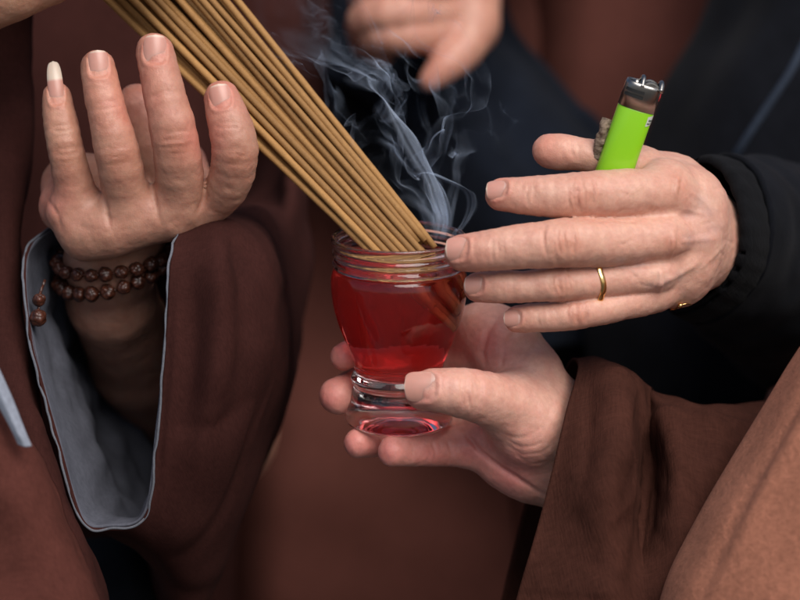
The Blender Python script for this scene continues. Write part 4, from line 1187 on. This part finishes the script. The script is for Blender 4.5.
def smoke_sheet(src_a, src_b, T, path, nseed, nage, turb, seed, tau):
    """a streak surface: seeds on a short line, released over time, carried along a path with growing turbulence"""
    s = np.linspace(0, 1, nseed)
    start = src_a[None] + (src_b - src_a)[None] * s[:, None]
    ages = np.linspace(0, T, nage)
    pos = np.repeat(start[None], nage, 0).reshape(-1, 3).copy()
    age = np.repeat(ages, nseed)
    steps = nage - 1; dt = T / steps
    pathw = catmull(np.array(path), 80, False)
    for k in range(steps):
        tcur = T - k * dt                       # time before now
        alive = age >= tcur - 1e-9
        if not alive.any(): continue
        p = pos[alive]; a = (age[alive] - tcur) / T     # fraction of life lived
        i = np.clip(a * (len(pathw) - 1), 0, len(pathw) - 1.001); i0 = i.astype(int); fr_ = (i - i0)[:, None]
        vel = (pathw[1:] - pathw[:-1])[i0] * (len(pathw) - 1) / T
        grow = (np.clip(a * 2.2, 0, 1) ** 1.0)[:, None]
        w = curl(p, (T - tcur) * 1.2, 45, seed) * 0.024 + curl(p, (T - tcur) * 2.0, 120, seed + 40) * 0.018 + curl(p, (T - tcur) * 2, 260, seed + 80) * 0.012
        p = p + dt * (vel + w * turb * (0.12 + grow))
        pos[alive] = p
    G = pos.reshape(nage, nseed, 3)
    du = np.linalg.norm(np.gradient(G, axis=0), axis=-1); dv = np.linalg.norm(np.gradient(G, axis=1), axis=-1)
    n = np.linalg.norm(np.cross(np.gradient(G, axis=0), np.gradient(G, axis=1)), axis=-1)
    ref = np.median(n[: nage // 6])
    dens = np.clip(ref / (n + 1e-12), 0, 2.0) ** 0.7
    edge = np.clip(np.minimum(s, 1 - s) * 5, 0, 1) ** 1.2
    ag = ages / T
    fade = np.clip(ag * 12, 0.0, 1) * (1 - np.clip((ag - 0.65) / 0.35, 0, 1)) ** 1.2
    tt = 0.85 * tau * dens * edge[None] * fade[:, None]
    # streakiness along the flow
    st_ = 0.75 + 0.5 * vnoise(np.stack([s * 9 + seed, np.zeros_like(s), np.zeros_like(s)], -1))
    tt = tt * np.clip(st_, 0.15, 1.2)[None]
    stretch = np.maximum(du, dv); tt *= np.clip(0.72 + 1.1 * fbm(G * 75 + seed, 2), 0.08, 1.35)
    tt[stretch > 0.0045] = 0
    return G, tt

SM_V, SM_F, SM_T = [], [], []
def add_smoke(*a, **k):
    G, tt = smoke_sheet(*a, **k)
    base = sum(len(x) for x in SM_V); nu_, nv_ = tt.shape
    SM_V.append(G.reshape(-1, 3)); SM_T.append(tt.ravel())
    i, j = np.meshgrid(np.arange(nu_ - 1), np.arange(nv_ - 1), indexing='ij'); b = (base + i * nv_ + j).ravel()
    keep = (tt[:-1, :-1] + tt[1:, 1:] + tt[:-1, 1:] + tt[1:, :-1]).ravel() > 0.002
    SM_F.append(np.stack([b, b + nv_, b + nv_ + 1, b + 1], -1)[keep])
p_main = [P(446, 238, 6), P(448, 215, 6), P(440, 190, 6), P(425, 165, 8), P(412, 135, 12), P(400, 105, 16), P(375, 80, 20), P(340, 55, 22), P(300, 25, 24), P(270, -20, 26)]
p_side = [P(415, 232, 14), P(412, 205, 14), P(400, 185, 14), P(405, 150, 16), P(425, 120, 18), P(420, 90, 20), P(400, 50, 22), P(380, 10, 24), P(360, -30, 24)]
p_right = [P(450, 238, 4), P(462, 222, 2), P(470, 205, 2), P(466, 190, 4), P(452, 172, 8), P(448, 150, 10), P(442, 125, 14), P(425, 95, 16), P(400, 60, 16)]
add_smoke(P(432, 242, -2), P(450, 240, 8), 1.0, p_main, 100, 340, 1.2, 1.0, 0.26)
add_smoke(P(436, 240, 10), P(450, 242, 2), 1.0, p_main, 100, 340, 1.7, 5.0, 0.20)
add_smoke(P(424, 240, 12), P(440, 242, 8), 1.0, p_side, 90, 320, 1.6, 9.0, 0.14)
add_smoke(P(446, 240, 6), P(456, 238, 2), 1.0, p_right, 80, 320, 1.7, 14.0, 0.26)
add_smoke(P(428, 240, 6), P(448, 238, 12), 1.0, p_main, 100, 320, 2.6, 23.0, 0.12)
add_smoke(P(438, 240, 6), P(450, 242, 4), 1.0, p_right, 90, 320, 2.6, 31.0, 0.16)
add_smoke(P(434, 240, 2), P(452, 242, 8), 1.0, p_side, 90, 320, 2.9, 47.0, 0.10)
add_smoke(P(426, 242, 0), P(454, 240, 10), 1.0, p_main, 110, 320, 3.2, 61.0, 0.09)
sm = mesh_obj('smoke', np.concatenate(SM_V), np.concatenate(SM_F), M['smoke'], None, origin=P(440, 238, 6), attrs={'tau': np.concatenate(SM_T)})
tag(sm, 'wispy bluish white smoke curling up from the incense tips in the glass', 'smoke', kind='stuff')

# ================================================================== GROUND
def ground():
    m, nt, b = principled('paving', (0.18, 0.17, 0.16), 0.9)
    tc = nt.nodes.new('ShaderNodeTexCoord'); n = N(nt, 'ShaderNodeTexNoise', Scale=3.0, Detail=8.0); nt.links.new(tc.outputs['Object'], n.inputs['Vector'])
    nt.links.new(mixc(nt, n.outputs[0], (0.04, 0.037, 0.034), (0.07, 0.066, 0.06)), b.inputs['Base Color'])
    v = [(-60, -60, 0), (60, -60, 0), (60, 60, 0), (-60, 60, 0)]
    o = mesh_obj('ground', v, [(0, 1, 2, 3)], m, None, origin=(0, 0, 0)); tag(o, kind='structure')
ground()

# ================================================================== LIGHT AND CAMERA
w = bpy.data.worlds.new('World'); SC.world = w; w.use_nodes = True
nt = w.node_tree; bg = nt.nodes['Background']
sky = nt.nodes.new('ShaderNodeTexSky'); sky.sky_type = 'NISHITA'; sky.sun_disc = False
SUN_EL, SUN_AZ = math.radians(52), math.radians(150)    # azimuth: from +Y clockwise
sky.sun_elevation = SUN_EL; sky.sun_rotation = SUN_AZ; sky.dust_density = 3.0; sky.ozone_density = 1.0
nt.links.new(sky.outputs[0], bg.inputs[0]); bg.inputs[1].default_value = 0.07
sd = bpy.data.lights.new('sun', 'SUN'); sd.energy = 2.4; sd.angle = math.radians(50); sd.color = (1.0, 0.965, 0.92)
so = bpy.data.objects.new('sun', sd); COL.objects.link(so)
to_sun = Vector((math.sin(SUN_AZ) * math.cos(SUN_EL), math.cos(SUN_AZ) * math.cos(SUN_EL), math.sin(SUN_EL)))
so.rotation_euler = (-to_sun).to_track_quat('-Z', 'Y').to_euler()
so.location = to_sun * 5

cd = bpy.data.cameras.new('camera'); co = bpy.data.objects.new('camera', cd); COL.objects.link(co)
co.location = Vector(CAM.tolist()); co.rotation_euler = (math.radians(90) - PITCH, 0, 0)
cd.sensor_width = 36; cd.lens = 36 * D / (800 * S); cd.clip_start = 0.05; cd.clip_end = 500
cd.dof.use_dof = True; cd.dof.focus_distance = D - 0.022; cd.dof.aperture_fstop = 5.6; cd.dof.aperture_blades = 9
SC.camera = co
SC.view_settings.view_transform = 'Standard'; SC.view_settings.look = 'None'
SC.view_settings.exposure = 0.45; SC.view_settings.gamma = 1
cy = SC.cycles
cy.use_denoising = True; cy.volume_bounces = 8; cy.max_bounces = 20; cy.transparent_max_bounces = 48; cy.transmission_bounces = 14; cy.glossy_bounces = 6; cy.diffuse_bounces = 4
cy.caustics_refractive = True; cy.caustics_reflective = True; cy.blur_glossy = 0.3; cy.sample_clamp_indirect = 6
